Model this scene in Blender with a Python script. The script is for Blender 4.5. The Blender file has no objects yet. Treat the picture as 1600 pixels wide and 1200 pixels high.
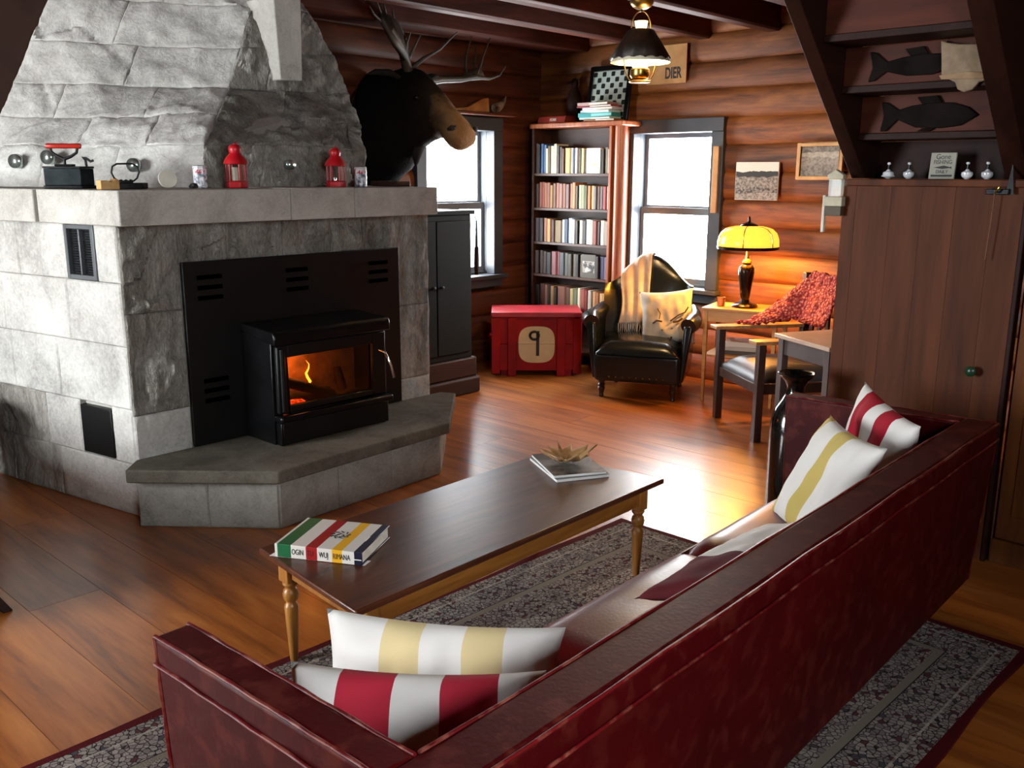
import bpy, bmesh, math, random
from mathutils import Vector, Matrix, noise
random.seed(7)
PI = math.pi
scene = bpy.context.scene
COL = scene.collection

# ------------------------------------------------------------------ camera
CAM_H = 1.62
yaw, pitch, roll = math.radians(43.09), math.radians(12.78), math.radians(0.18)
cf = Vector((math.cos(yaw) * math.cos(pitch), math.sin(yaw) * math.cos(pitch), -math.sin(pitch)))
cr = Vector((math.sin(yaw), -math.cos(yaw), 0))
cu = cr.cross(cf)
r2 = cr * math.cos(roll) + cu * math.sin(roll)
u2 = -cr * math.sin(roll) + cu * math.cos(roll)
cam_data = bpy.data.cameras.new('camera')
cam_data.sensor_width = 36.0
cam_data.lens = 1448.0 / 1600.0 * 36.0
cam_data.clip_start = 0.02
cam = bpy.data.objects.new('camera', cam_data)
cam.matrix_world = Matrix(((r2.x, u2.x, -cf.x, 0), (r2.y, u2.y, -cf.y, 0), (r2.z, u2.z, -cf.z, CAM_H), (0, 0, 0, 1)))
COL.objects.link(cam)
scene.camera = cam

# ------------------------------------------------------------------ sky, exposure
world = bpy.data.worlds.new('overcast_sky')
scene.world = world
world.use_nodes = True
bg = world.node_tree.nodes['Background']
bg.inputs['Color'].default_value = (0.93, 0.97, 1.0, 1)
bg.inputs['Strength'].default_value = 44.0
vs = scene.view_settings
vs.view_transform = 'Standard'
vs.look = 'None'
vs.gamma = 1.0
vs.use_curve_mapping = False
vs.exposure = 0.0
scene.cycles.max_bounces = 7
scene.cycles.diffuse_bounces = 4
scene.cycles.sample_clamp_indirect = 6.0
scene.cycles.caustics_reflective = False
scene.cycles.caustics_refractive = False

def portal(name, loc, xdir, ydir, w, h):
    # marks a window opening so that the sky's light is sampled through it
    l = bpy.data.lights.new(name, 'AREA')
    l.shape = 'RECTANGLE'
    l.size, l.size_y = w, h
    l.cycles.is_portal = True
    o = bpy.data.objects.new(name, l)
    x, y = Vector(xdir), Vector(ydir)
    z = x.cross(y)
    o.matrix_world = Matrix(((x.x, y.x, z.x, loc[0]), (x.y, y.y, z.y, loc[1]), (x.z, y.z, z.z, loc[2]), (0, 0, 0, 1)))
    COL.objects.link(o)

# room extents (inner faces)
XL, XR, YN, YF, ZC = -2.4, 6.45, -1.3, 5.70, 2.82
# windows seen in the photo: (a0, a1, z0, z1) of the opening
W1 = (5.00, 5.80, 0.78, 1.99)      # in wall_far, along x
W2 = (3.865, 4.63, 0.74, 1.96)     # in wall_right, along y
# windows to the left, out of frame, that light the fireplace
WL = [(3.95, 5.60, 0.45, 2.50)]
WN = (-0.40, 0.68, 1.45, 2.55)         # in wall_near, behind the camera
# a portal lights along its local -Z
portal('window_daylight_far', ((W1[0] + W1[1]) / 2, YF + 0.2, (W1[2] + W1[3]) / 2), (1, 0, 0), (0, 0, -1), W1[1] - W1[0], W1[3] - W1[2])
portal('window_daylight_right', (XR + 0.2, (W2[0] + W2[1]) / 2, (W2[2] + W2[3]) / 2), (0, 1, 0), (0, 0, 1), W2[1] - W2[0], W2[3] - W2[2])
for i, w in enumerate(WL):
    portal('window_daylight_left', (XL - 0.15, (w[0] + w[1]) / 2, (w[2] + w[3]) / 2), (0, 1, 0), (0, 0, -1), w[1] - w[0], w[3] - w[2])


portal('window_daylight_near', ((WN[0] + WN[1]) / 2, YN - 0.15, (WN[2] + WN[3]) / 2), (1, 0, 0), (0, 0, 1), WN[1] - WN[0], WN[3] - WN[2])

# ------------------------------------------------------------------ helpers
def lin(c):
    if isinstance(c, str):
        c = c.lstrip('#')
        c = [int(c[i:i + 2], 16) / 255 for i in (0, 2, 4)]
        c = [x / 12.92 if x <= 0.04045 else ((x + 0.055) / 1.055) ** 2.4 for x in c]
    return (c[0], c[1], c[2], 1.0)

class NT:
    def __init__(s, name):
        s.m = bpy.data.materials.new(name)
        s.m.use_nodes = True
        s.t = s.m.node_tree
        s.p = s.t.nodes['Principled BSDF']
    def n(s, typ, **kw):
        nd = s.t.nodes.new(typ)
        for k, v in kw.items():
            setattr(nd, k, v)
        return nd
    def l(s, a, b):
        s.t.links.new(a, b)
    def ramp(s, fac, stops, interp='LINEAR'):
        r = s.n('ShaderNodeValToRGB')
        cr_ = r.color_ramp
        cr_.interpolation = interp
        while len(cr_.elements) < len(stops):
            cr_.elements.new(0.5)
        for e, (p, c) in zip(cr_.elements, stops):
            e.position = p
            e.color = lin(c)
        s.l(fac, r.inputs['Fac'])
        return r.outputs['Color']
    def math(s, op, a, b=None, c=None):
        nd = s.n('ShaderNodeMath', operation=op)
        for i, v in enumerate((a, b, c)):
            if v is None:
                continue
            if isinstance(v, (int, float)):
                nd.inputs[i].default_value = v
            else:
                s.l(v, nd.inputs[i])
        return nd.outputs[0]
    def coord(s, kind='Object', scale=(1, 1, 1), rnd=True):
        tc = s.n('ShaderNodeTexCoord')
        mp = s.n('ShaderNodeMapping')
        mp.inputs['Scale'].default_value = scale
        s.l(tc.outputs[kind], mp.inputs['Vector'])
        if rnd:
            oi = s.n('ShaderNodeObjectInfo')
            mul = s.math('MULTIPLY', oi.outputs['Random'], 37.0)
            cmb = s.n('ShaderNodeCombineXYZ')
            for i in range(3):
                s.l(mul, cmb.inputs[i])
            s.l(cmb.outputs[0], mp.inputs['Location'])
        return mp.outputs[0]
    def noise(s, vec, scale, detail=4, rough=0.55, dist=0):
        nd = s.n('ShaderNodeTexNoise')
        nd.inputs['Scale'].default_value = scale
        nd.inputs['Detail'].default_value = detail
        nd.inputs['Roughness'].default_value = rough
        nd.inputs['Distortion'].default_value = dist
        s.l(vec, nd.inputs['Vector'])
        return nd.outputs['Fac']
    def mix(s, fac, a, b, typ='MIX'):
        nd = s.n('ShaderNodeMix', data_type='RGBA', blend_type=typ)
        for sock, v in ((nd.inputs[0], fac), (nd.inputs[6], a), (nd.inputs[7], b)):
            if isinstance(v, (int, float)):
                sock.default_value = v
            elif isinstance(v, (str, tuple)):
                sock.default_value = lin(v)
            else:
                s.l(v, sock)
        return nd.outputs[2]
    def bump(s, h, strength, dist=0.01):
        b = s.n('ShaderNodeBump')
        b.inputs['Strength'].default_value = strength
        b.inputs['Distance'].default_value = dist
        s.l(h, b.inputs['Height'])
        s.l(b.outputs[0], s.p.inputs['Normal'])

def M(name, c1, c2=None, scale=9.0, rough=0.5, metal=0.0, bump=0.0, bscale=None, stretch=(1, 1, 1), coat=0.0, detail=4, lo=0.35, hi=0.68, spec=0.5, sheen=0.0):
    t = NT(name)
    v = t.coord('Object', stretch)
    f = t.noise(v, scale, detail)
    t.l(t.ramp(f, [(lo, c1), (hi, c2 or c1)]), t.p.inputs['Base Color'])
    t.p.inputs['Roughness'].default_value = rough
    t.p.inputs['Metallic'].default_value = metal
    t.p.inputs['Coat Weight'].default_value = coat
    t.p.inputs['Coat Roughness'].default_value = 0.15
    t.p.inputs['Specular IOR Level'].default_value = spec
    t.p.inputs['Sheen Weight'].default_value = sheen
    if bump:
        t.bump(t.noise(v, bscale or scale * 3, 6), bump)
    return t.m

def wood(name, dark, mid, light, axis='y', scale=1.0, rough=0.45, coat=0.0, bump=0.15, var=0.35, spec=0.5):
    t = NT(name)
    long, cross = 0.9 * scale, 9.0 * scale
    st = {'x': (long, cross, cross), 'y': (cross, long, cross), 'z': (cross, cross, long)}[axis]
    v = t.coord('Object', st)
    g = t.noise(v, 1.6, 6, 0.6, 0.8)
    fine = t.noise(v, 9.0, 3, 0.6)
    f = t.math('ADD', t.math('MULTIPLY', g, 0.8), t.math('MULTIPLY', fine, 0.25))
    c = t.ramp(f, [(0.34, dark), (0.52, mid), (0.74, light)])
    v2 = t.coord('Object', (1, 1, 1))
    knots = t.n('ShaderNodeTexVoronoi')
    knots.inputs['Scale'].default_value = 1.7 * scale
    t.l(v2, knots.inputs['Vector'])
    k = t.ramp(knots.outputs['Distance'], [(0.03, (0, 0, 0)), (0.07, (1, 1, 1))])
    c = t.mix(t.math('MULTIPLY', t.math('SUBTRACT', 1.0, k), 0.5), c, dark)
    oi = t.n('ShaderNodeObjectInfo')
    val = t.math('ADD', t.math('MULTIPLY', oi.outputs['Random'], var), 1.0 - var / 2)
    hsv = t.n('ShaderNodeHueSaturation')
    t.l(c, hsv.inputs['Color'])
    t.l(val, hsv.inputs['Value'])
    t.l(hsv.outputs[0], t.p.inputs['Base Color'])
    t.p.inputs['Roughness'].default_value = rough
    t.p.inputs['Coat Weight'].default_value = coat
    t.p.inputs['Coat Roughness'].default_value = 0.22
    t.p.inputs['Specular IOR Level'].default_value = spec
    if bump:
        t.bump(f, bump, 0.008)
    return t.m

def emit(name, c, strength):
    t = NT(name)
    t.p.inputs['Base Color'].default_value = lin(c)
    t.p.inputs['Emission Color'].default_value = lin(c)
    t.p.inputs['Emission Strength'].default_value = strength
    return t.m

def glass(name, tint=(1, 1, 1), gloss=0.08, rough=0.02):
    t = NT(name)
    tr = t.n('ShaderNodeBsdfTransparent')
    tr.inputs[0].default_value = lin(tint)
    gl = t.n('ShaderNodeBsdfGlossy')
    gl.inputs['Roughness'].default_value = rough
    mx = t.n('ShaderNodeMixShader')
    mx.inputs[0].default_value = gloss
    t.l(tr.outputs[0], mx.inputs[1])
    t.l(gl.outputs[0], mx.inputs[2])
    t.l(mx.outputs[0], t.t.nodes['Material Output'].inputs['Surface'])
    return t.m

class B:
    """collects shapes for ONE mesh object"""
    def __init__(s, xf=None):
        s.v, s.f, s.xf = [], [], xf
    def add(s, vs_, fs_):
        o = len(s.v)
        for p in vs_:
            p = Vector(p)
            s.v.append(tuple(s.xf @ p) if s.xf else tuple(p))
        s.f += [tuple(i + o for i in f) for f in fs_]
        return s
    def box(s, x0, y0, z0, x1, y1, z1):
        return s.add([(x0, y0, z0), (x1, y0, z0), (x1, y1, z0), (x0, y1, z0), (x0, y0, z1), (x1, y0, z1), (x1, y1, z1), (x0, y1, z1)],
                     [(0, 3, 2, 1), (4, 5, 6, 7), (0, 1, 5, 4), (1, 2, 6, 5), (2, 3, 7, 6), (3, 0, 4, 7)])
    def hexa(s, p):
        return s.add(p, [(0, 3, 2, 1), (4, 5, 6, 7), (0, 1, 5, 4), (1, 2, 6, 5), (2, 3, 7, 6), (3, 0, 4, 7)])
    def prism(s, poly, a, b, plane='xy'):
        n = len(poly)
        def P(q, h):
            return {'xy': (q[0], q[1], h), 'xz': (q[0], h, q[1]), 'yz': (h, q[0], q[1])}[plane]
        return s.add([P(q, a) for q in poly] + [P(q, b) for q in poly],
                     [tuple(range(n))[::-1], tuple(range(n, 2 * n))] + [(i, (i + 1) % n, n + (i + 1) % n, n + i) for i in range(n)])
    def tube(s, pts, r, n=8, closed=False, flat=None):
        pts = [Vector(p) for p in pts]
        m = len(pts)
        rr = r if isinstance(r, (list, tuple)) else [r] * m
        rings = []
        up = Vector((0, 0, 1))
        prev = None
        for i, p in enumerate(pts):
            a = pts[i - 1] if (i or closed) else p
            c = pts[(i + 1) % m] if (i < m - 1 or closed) else p
            t = (c - a).normalized()
            if prev is None:
                e = up if abs(t.z) < 0.9 else Vector((1, 0, 0))
                x = t.cross(e).normalized()
            else:
                x = (prev - t * prev.dot(t)).normalized()
            prev = x
            y = t.cross(x)
            k = flat if flat else 1.0
            rings.append([p + x * math.cos(2 * PI * j / n) * rr[i] + y * math.sin(2 * PI * j / n) * rr[i] * k for j in range(n)])
        vs_ = [q for R in rings for q in R]
        fs_ = []
        for i in range(m if closed else m - 1):
            for j in range(n):
                a, b = i * n, ((i + 1) % m) * n
                fs_.append((a + j, a + (j + 1) % n, b + (j + 1) % n, b + j))
        if not closed:
            fs_ += [tuple(range(n))[::-1], tuple(range((m - 1) * n, m * n))]
        return s.add(vs_, fs_)
    def lathe(s, prof, n=24, c=(0, 0, 0), sx=1.0, sy=1.0, fn=None, ring=False):
        vs_, fs_ = [], []
        for (r, z) in prof:
            for j in range(n):
                a = 2 * PI * j / n
                k = fn(a, r, z) if fn else 1.0
                vs_.append((c[0] + r * k * math.cos(a) * sx, c[1] + r * k * math.sin(a) * sy, c[2] + z))
        m = len(prof)
        for i in range(m - 1):
            for j in range(n):
                fs_.append((i * n + j, i * n + (j + 1) % n, (i + 1) * n + (j + 1) % n, (i + 1) * n + j))
        if ring:
            fs_ += [((m - 1) * n + j, (m - 1) * n + (j + 1) % n, (j + 1) % n, j) for j in range(n)]
            return s.add(vs_, fs_)
        if prof[0][0] > 1e-5:
            fs_.append(tuple(range(n))[::-1])
        if prof[-1][0] > 1e-5:
            fs_.append(tuple(range((m - 1) * n, m * n)))
        return s.add(vs_, fs_)
    def grid(s, fn, nu, nv):
        vs_ = [fn(i / nu, j / nv) for j in range(nv + 1) for i in range(nu + 1)]
        w = nu + 1
        return s.add(vs_, [(j * w + i, j * w + i + 1, (j + 1) * w + i + 1, (j + 1) * w + i) for j in range(nv) for i in range(nu)])
    def build(s, name, mat, parent=None, smooth=None, bevel=0.0, seg=2, sub=0, solid=0.0, label=None):
        me = bpy.data.meshes.new(name)
        me.from_pydata(s.v, [], s.f)
        me.validate()
        bm = bmesh.new()
        bm.from_mesh(me)
        bmesh.ops.remove_doubles(bm, verts=bm.verts, dist=1e-5)
        bmesh.ops.recalc_face_normals(bm, faces=bm.faces)
        bm.to_mesh(me)
        bm.free()
        return link(name, me, mat, parent, smooth, bevel, seg, sub, solid, label)

def link(name, me, mat, parent=None, smooth=None, bevel=0.0, seg=2, sub=0, solid=0.0, label=None):
    o = bpy.data.objects.new(name, me)
    me.materials.append(mat)
    COL.objects.link(o)
    if solid:
        md = o.modifiers.new('solid', 'SOLIDIFY')
        md.thickness = solid
        md.offset = 0
    if bevel:
        md = o.modifiers.new('bevel', 'BEVEL')
        md.width = bevel
        md.segments = seg
        md.limit_method = 'ANGLE'
        md.angle_limit = math.radians(40)
    if sub:
        md = o.modifiers.new('sub', 'SUBSURF')
        md.levels = md.render_levels = sub
    if smooth is None:
        smooth = bool(bevel)
    if smooth or sub:
        me.polygons.foreach_set('use_smooth', [True] * len(me.polygons))
        if smooth is not True or bevel:
            me.set_sharp_from_angle(angle=math.radians(smooth if isinstance(smooth, (int, float)) and smooth > 1 else 45))
    if parent:
        o.parent = parent
    if label:
        o['label'] = label
    return o

def tag(o, label, cat, group=None):
    o['label'] = label
    o['category'] = cat
    if group:
        o['group'] = group
    return o

def thing(name, label, cat, loc=(0, 0, 0), rz=0.0, group=None):
    o = bpy.data.objects.new(name, None)
    o.empty_display_size = 0.05
    o.location = loc
    o.rotation_euler = (0, 0, rz)
    COL.objects.link(o)
    return tag(o, label, cat, group)

def struct(o):
    o['kind'] = 'structure'
    return o

def frame(o, x, y):
    x, y = Vector(x).normalized(), Vector(y)
    y = (y - x * x.dot(y)).normalized()
    z = x.cross(y)
    return Matrix(((x.x, y.x, z.x, o[0]), (x.y, y.y, z.y, o[1]), (x.z, y.z, z.z, o[2]), (0, 0, 0, 1)))

def text(name, body, size, mat, parent, mat4, align='CENTER', ext=0.0006, sx=1.0, label=None, bold=0.0):
    cu_ = bpy.data.curves.new(name, 'FONT')
    cu_.body = body
    cu_.size = size
    cu_.extrude = ext
    cu_.offset = bold
    cu_.align_x = align
    cu_.align_y = 'CENTER'
    tmp = bpy.data.objects.new(name + '_curve', cu_)
    COL.objects.link(tmp)
    bpy.context.view_layer.update()
    me = bpy.data.meshes.new_from_object(tmp.evaluated_get(bpy.context.evaluated_depsgraph_get()))
    bpy.data.objects.remove(tmp)
    bpy.data.curves.remove(cu_)
    me.transform(Matrix.Diagonal((sx, 1, 1, 1)))
    me.transform(mat4)
    me.materials.clear()
    return link(name, me, mat, parent, label=label)

def fbm(p, sc, oct_=4):
    return noise.fractal(Vector(p) * sc, 0.6, 2.1, oct_)

# ------------------------------------------------------------------ materials
m_floor = wood('floor_pine', '#5a2c0c', '#94521c', '#b27030', 'y', 0.55, 0.36, 0.30, 0.04, 0.22, 0.6)
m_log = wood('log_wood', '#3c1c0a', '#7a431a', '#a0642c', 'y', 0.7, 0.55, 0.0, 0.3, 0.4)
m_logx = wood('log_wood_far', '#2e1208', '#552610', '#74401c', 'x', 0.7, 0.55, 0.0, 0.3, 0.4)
m_chink = M('chinking', '#2a160c', '#3a2012', 5, 0.9)
m_beam = wood('beam_wood', '#2a110a', '#4a2013', '#633020', 'x', 0.7, 0.6, 0, 0.1, 0.25, 0.25)
m_ceil = wood('ceiling_board', '#2c120a', '#4c2414', '#64361f', 'x', 0.6, 0.6, 0, 0.1, 0.3)
m_plain = wood('plain_wall_wood', '#22120a', '#38200f', '#4a2c16', 'z', 0.5, 0.7, 0, 0.1, 0.2)
m_plank = wood('stair_plank', '#381808', '#542a12', '#66371b', 'z', 0.45, 0.6, 0, 0.08, 0.22, 0.2)
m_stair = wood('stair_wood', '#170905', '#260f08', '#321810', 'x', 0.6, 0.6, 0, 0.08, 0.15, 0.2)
m_riser = wood('riser_wood', '#30120a', '#481f12', '#56291a', 'y', 0.6, 0.6, 0, 0.06, 0.2, 0.2)
m_doorw = wood('door_wood', '#4a260e', '#683a18', '#7a4a22', 'z', 0.4, 0.6, 0, 0.08, 0.2, 0.2)
m_casing = M('window_casing', '#33363c', '#3f4349', 3, 0.45)
m_sash = M('window_sash', '#6c747b', '#7f878e', 3, 0.4)
m_jamb = M('window_jamb', '#454b52', '#545b62', 3, 0.5)
m_pane = glass('window_pane', (1, 1, 1), 0.04)
m_black = M('black_steel', '#080808', '#101010', 6, 0.42, 0.3)
m_blackg = M('black_gloss_steel', '#0a0a0b', '#141416', 6, 0.28, 0.4)
m_iron = M('cast_iron', '#121314', '#222426', 20, 0.5, 0.5, 0.2, 60)
m_brass = M('aged_brass', '#8a6a34', '#c09a55', 12, 0.28, 1.0)
m_chrome = M('chrome', '#c8c8c8', '#e0e0e0', 5, 0.15, 1.0)
m_cream = M('cream_paper', '#d8d2c2', '#efeadc', 20, 0.8)
m_white = M('white_paint', '#dcdcda', '#f0f0ee', 10, 0.6)

def stone_mat(name, a, b, c, sc=1.0, bump=0.5, st=(1, 1, 1)):
    t = NT(name)
    v = t.coord('Object', st, False)
    n1 = t.noise(v, 2.2 * sc, 6, 0.65, 0.6)
    n2 = t.noise(v, 60 * sc, 3, 0.7)
    n3 = t.noise(v, 14 * sc, 6, 0.7, 1.2)
    f = t.math('ADD', t.math('MULTIPLY', n1, 0.55), t.math('ADD', t.math('MULTIPLY', n2, 0.25), t.math('MULTIPLY', n3, 0.2)))
    t.l(t.ramp(f, [(0.36, a), (0.5, b), (0.64, c)]), t.p.inputs['Base Color'])
    t.p.inputs['Roughness'].default_value = 0.9
    t.p.inputs['Specular IOR Level'].default_value = 0.2
    h = t.math('ADD', t.math('MULTIPLY', n3, 1.0), t.math('MULTIPLY', n2, 0.35))
    t.bump(h, bump, 0.03)
    return t.m
m_granite = stone_mat('granite', '#8a8883', '#b4b2ac', '#cfcdc8', 1.0, 0.35)
m_granite_rough = stone_mat('rough_granite', '#57534d', '#949088', '#c4c0b8', 1.4, 1.0, (1.4, 1.4, 0.5))
m_granite_flat = stone_mat('sawn_granite', '#8f8c85', '#aeaba3', '#c2bfb8', 2.0, 0.12)
m_hearth = stone_mat('hearth_granite', '#3f3a32', '#575248', '#6a655b', 2.0, 0.15)
m_hearthb = stone_mat('hearth_block_granite', '#66635c', '#85827b', '#9a9790', 1.6, 0.3)
m_mortar = stone_mat('mortar', '#8a8780', '#a09d95', '#b0ada5', 2.0, 0.2)

# ================================================================== SETTING
# ---- floor: a base and its boards
fl = struct(B().box(XL - 0.2, YN - 0.2, -0.12, XR + 0.25, YF + 0.25, -0.012).build('floor', M('floor_gap', '#140a04', '#1c0e06', 5, 0.9)))
bw = 0.27
x = XL
k = 0
while x < XR:
    x1 = min(x + bw, XR + 0.02)
    y = YN
    cuts = [YN, YF]
    c0 = random.uniform(-1.2, 4.6)
    cuts = [YN, c0, YF + 0.02] if k % 2 else [YN, random.uniform(-0.5, 1.6), random.uniform(3.6, 5.0), YF + 0.02]
    for a, b in zip(cuts[:-1], cuts[1:]):
        B().box(x + 0.0010, a + 0.0008, -0.03, x1 - 0.0010, b - 0.0008, 0).build('floor_board', m_floor, fl)
    x += bw
    k += 1

# ---- walls
def wall_with_holes(name, axis, pos, thick, a0, a1, z0, z1, holes, mat):
    b = B()
    def bx(p0, p1, q0, q1):
        if p1 - p0 < 1e-4 or q1 - q0 < 1e-4:
            return
        if axis == 'x':
            b.box(p0, min(pos, pos + thick), q0, p1, max(pos, pos + thick), q1)
        else:
            b.box(min(pos, pos + thick), p0, q0, max(pos, pos + thick), p1, q1)
    cur = a0
    for (h0, h1, g0, g1) in sorted(holes):
        bx(cur, h0, z0, z1)
        bx(h0, h1, z0, g0)
        bx(h0, h1, g1, z1)
        cur = h1
    bx(cur, a1, z0, z1)
    return struct(b.build(name, mat))

wr = wall_with_holes('wall_right', 'y', XR + 0.06, 0.12, YN - 0.2, YF + 0.2, -0.1, ZC + 0.1, [W2], m_chink)
wf = wall_with_holes('wall_far', 'x', YF + 0.06, 0.12, XL - 0.2, XR + 0.2, -0.1, ZC + 0.1, [W1], m_chink)
wl = wall_with_holes('wall_left', 'y', XL, -0.12, YN - 0.2, YF + 0.2, -0.1, ZC + 0.1, WL, m_plain)
wn = wall_with_holes('wall_near', 'x', YN, -0.12, XL - 0.2, XR + 0.2, -0.1, ZC + 0.1, [WN], m_plain)

def log(parent, axis, a0, a1, zc, pos, rr, seed, mat):
    L = a1 - a0
    n, m = 18, max(4, int(L / 0.16))
    def fn(u, v):
        a = a0 + L * u
        t = 2 * PI * v
        q = Vector((a * 0.9, zc * 5 + seed, 0))
        k = 1 + 0.10 * noise.noise(q) + 0.05 * noise.noise(Vector((a * 3, math.cos(t) * 1.5, math.sin(t) * 1.5 + seed)))
        dz = 0.016 * noise.noise(Vector((a * 0.6, seed * 3.1, 2)))
        ct_, st_ = math.cos(t), math.sin(t)
        ct_ = math.copysign(abs(ct_) ** 0.5, ct_)
        st_ = math.copysign(abs(st_) ** 0.75, st_)
        d, z = ct_ * rr * 0.80 * k, st_ * rr * 1.02 * k + zc + dz
        return (a, pos + d, z) if axis == 'x' else (pos + d, a, z)
    b = B().grid(fn, m, n)
    w = m + 1
    b.f.append(tuple(j * w for j in range(n)))
    b.f.append(tuple(j * w + m for j in range(n))[::-1])
    return b.build('wall_log', mat, parent, smooth=50)

zc = 0.10
kk = 0
while zc < ZC:
    hit = W2[2] - 0.12 < zc < W2[3] + 0.10
    for a0, a1 in ([(1.5, W2[0] - 0.03), (W2[1] + 0.03, YF + 0.1)] if hit else [(1.5, YF + 0.1)]):
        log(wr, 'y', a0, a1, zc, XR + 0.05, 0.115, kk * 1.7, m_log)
    hit = W1[2] - 0.12 < zc < W1[3] + 0.10
    for a0, a1 in ([(3.4, W1[0] - 0.03), (W1[1] + 0.03, XR + 0.1)] if hit else [(3.4, XR + 0.1)]):
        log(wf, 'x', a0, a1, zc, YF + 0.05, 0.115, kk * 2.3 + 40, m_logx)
    zc += 0.205
    kk += 1

# ---- ceiling with boards and beams
ce = struct(B().box(XL - 0.2, YN - 0.2, ZC + 0.03, XR + 0.25, YF + 0.25, ZC + 0.12).build('ceiling', m_chink))
y = YN
while y < YF:
    B().box(XL, y + 0.002, ZC, XR + 0.05, min(y + 0.17, YF + 0.05) - 0.002, ZC + 0.03).build('ceiling_board', m_ceil, ce, bevel=0.003, seg=1)
    y += 0.17
for yb in (5.13, 4.54, 3.96, 3.39, 2.80, 2.21, 1.30, 0.4, -0.5):
    x1 = XR + 0.04 if yb > 1.9 else 3.0
    x0 = 3.22 if yb > 5 else XL
    B().box(x0, yb, 2.62, x1, yb + (0.28 if yb > 5 else 0.11), ZC).build('ceiling_beam', m_beam, ce, bevel=0.014, seg=1)

# ---- windows
def window(name, axis, pos, W, inner, casing, meeting, label):
    """sash window set in a wall; inner = sign of the direction into the room"""
    a0, a1, z0, z1 = W
    def bx(b, p0, p1, d0, d1, q0, q1):
        e0, e1 = sorted((pos + inner * d0, pos + inner * d1))
        if axis == 'x':
            b.box(p0, e0, q0, p1, e1, q1)
        else:
            b.box(e0, p0, q0, e1, p1, q1)
        return b
    c = casing
    root = bx(B(), a0 - c, a1 + c, -0.02, 0.085, z1 - 0.02, z1 + c).build(name, m_casing, bevel=0.004)
    struct(root)
    root['label'] = label
    for p0, p1 in ((a0 - c, a0 + 0.02), (a1 - 0.02, a1 + c)):
        bx(B(), p0, p1, -0.02, 0.08, z0 - 0.01, z1 - 0.02).build('casing', m_casing, root, bevel=0.004)
    bx(B(), a0 - c - 0.02, a1 + c + 0.02, -0.06, 0.13, z0 - 0.045, z0 - 0.01).build('window_sill', m_casing, root, bevel=0.006)
    bx(B(), a0 - c, a1 + c, -0.02, 0.07, z0 - 0.12, z0 - 0.045).build('apron', m_casing, root, bevel=0.004)
    # jamb liner
    j = B()
    bx(j, a0, a0 + 0.02, -0.18, -0.02, z0, z1)
    bx(j, a1 - 0.02, a1, -0.18, -0.02, z0, z1)
    bx(j, a0 + 0.02, a1 - 0.02, -0.18, -0.02, z1 - 0.02, z1)
    bx(j, a0 + 0.02, a1 - 0.02, -0.18, -0.02, z0 - 0.01, z0 + 0.01)
    j.build('jamb', m_jamb, root)
    st = 0.035
    for (q0, q1, d) in ((meeting - 0.02, z1 - 0.02, -0.09), (z0 + 0.01, meeting + 0.02, -0.05)):
        s = B()
        bx(s, a0 + 0.02, a0 + 0.02 + st, d - 0.035, d, q0, q1)
        bx(s, a1 - 0.02 - st, a1 - 0.02, d - 0.035, d, q0, q1)
        tr_, br_ = (st, 0.055) if d < -0.08 else (0.055, st * 1.2)
        bx(s, a0 + 0.02 + st, a1 - 0.02 - st, d - 0.035, d, q1 - tr_, q1)
        bx(s, a0 + 0.02 + st, a1 - 0.02 - st, d - 0.035, d, q0, q0 + br_)
        so = s.build('sash', m_sash, root)
        bx(B(), a0 + 0.02 + st, a1 - 0.02 - st, d - 0.02, d - 0.016, q0 + st, q1 - st).build('pane', m_pane, so)
    return root
window('window_1', 'x', YF, W1, -1, 0.085, 1.36, 'dark framed sash window behind the moose head')
window('window_2', 'y', XR, W2, -1, 0.085, 1.335, 'dark framed sash window behind the black armchair')
def small_window(name, axis, pos, W, out):
    a0, a1, z0, z1 = W
    def bx(b, p0, p1, d0, d1, q0, q1):
        e0, e1 = sorted((pos + out * d0, pos + out * d1))
        return b.box(p0, e0, q0, p1, e1, q1) if axis == 'x' else b.box(e0, p0, q0, e1, p1, q1)
    b = B()
    for p0, p1, q0, q1 in ((a0 - .08, a0 + .03, z0 - .08, z1 + .08), (a1 - .03, a1 + .08, z0 - .08, z1 + .08), (a0 + .03, a1 - .03, z1 - .03, z1 + .08), (a0 + .03, a1 - .03, z0 - .08, z0 + .03)):
        bx(b, p0, p1, -0.02, 0.05, q0, q1)
    r = struct(b.build(name, m_casing))
    bx(B(), a0 + .03, a1 - .03, 0.02, 0.024, z0 + .03, z1 - .03).build('pane', m_pane, r)
small_window('window_3', 'y', XL, WL[0], -1)
small_window('window_4', 'x', YN, WN, -1)

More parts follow.
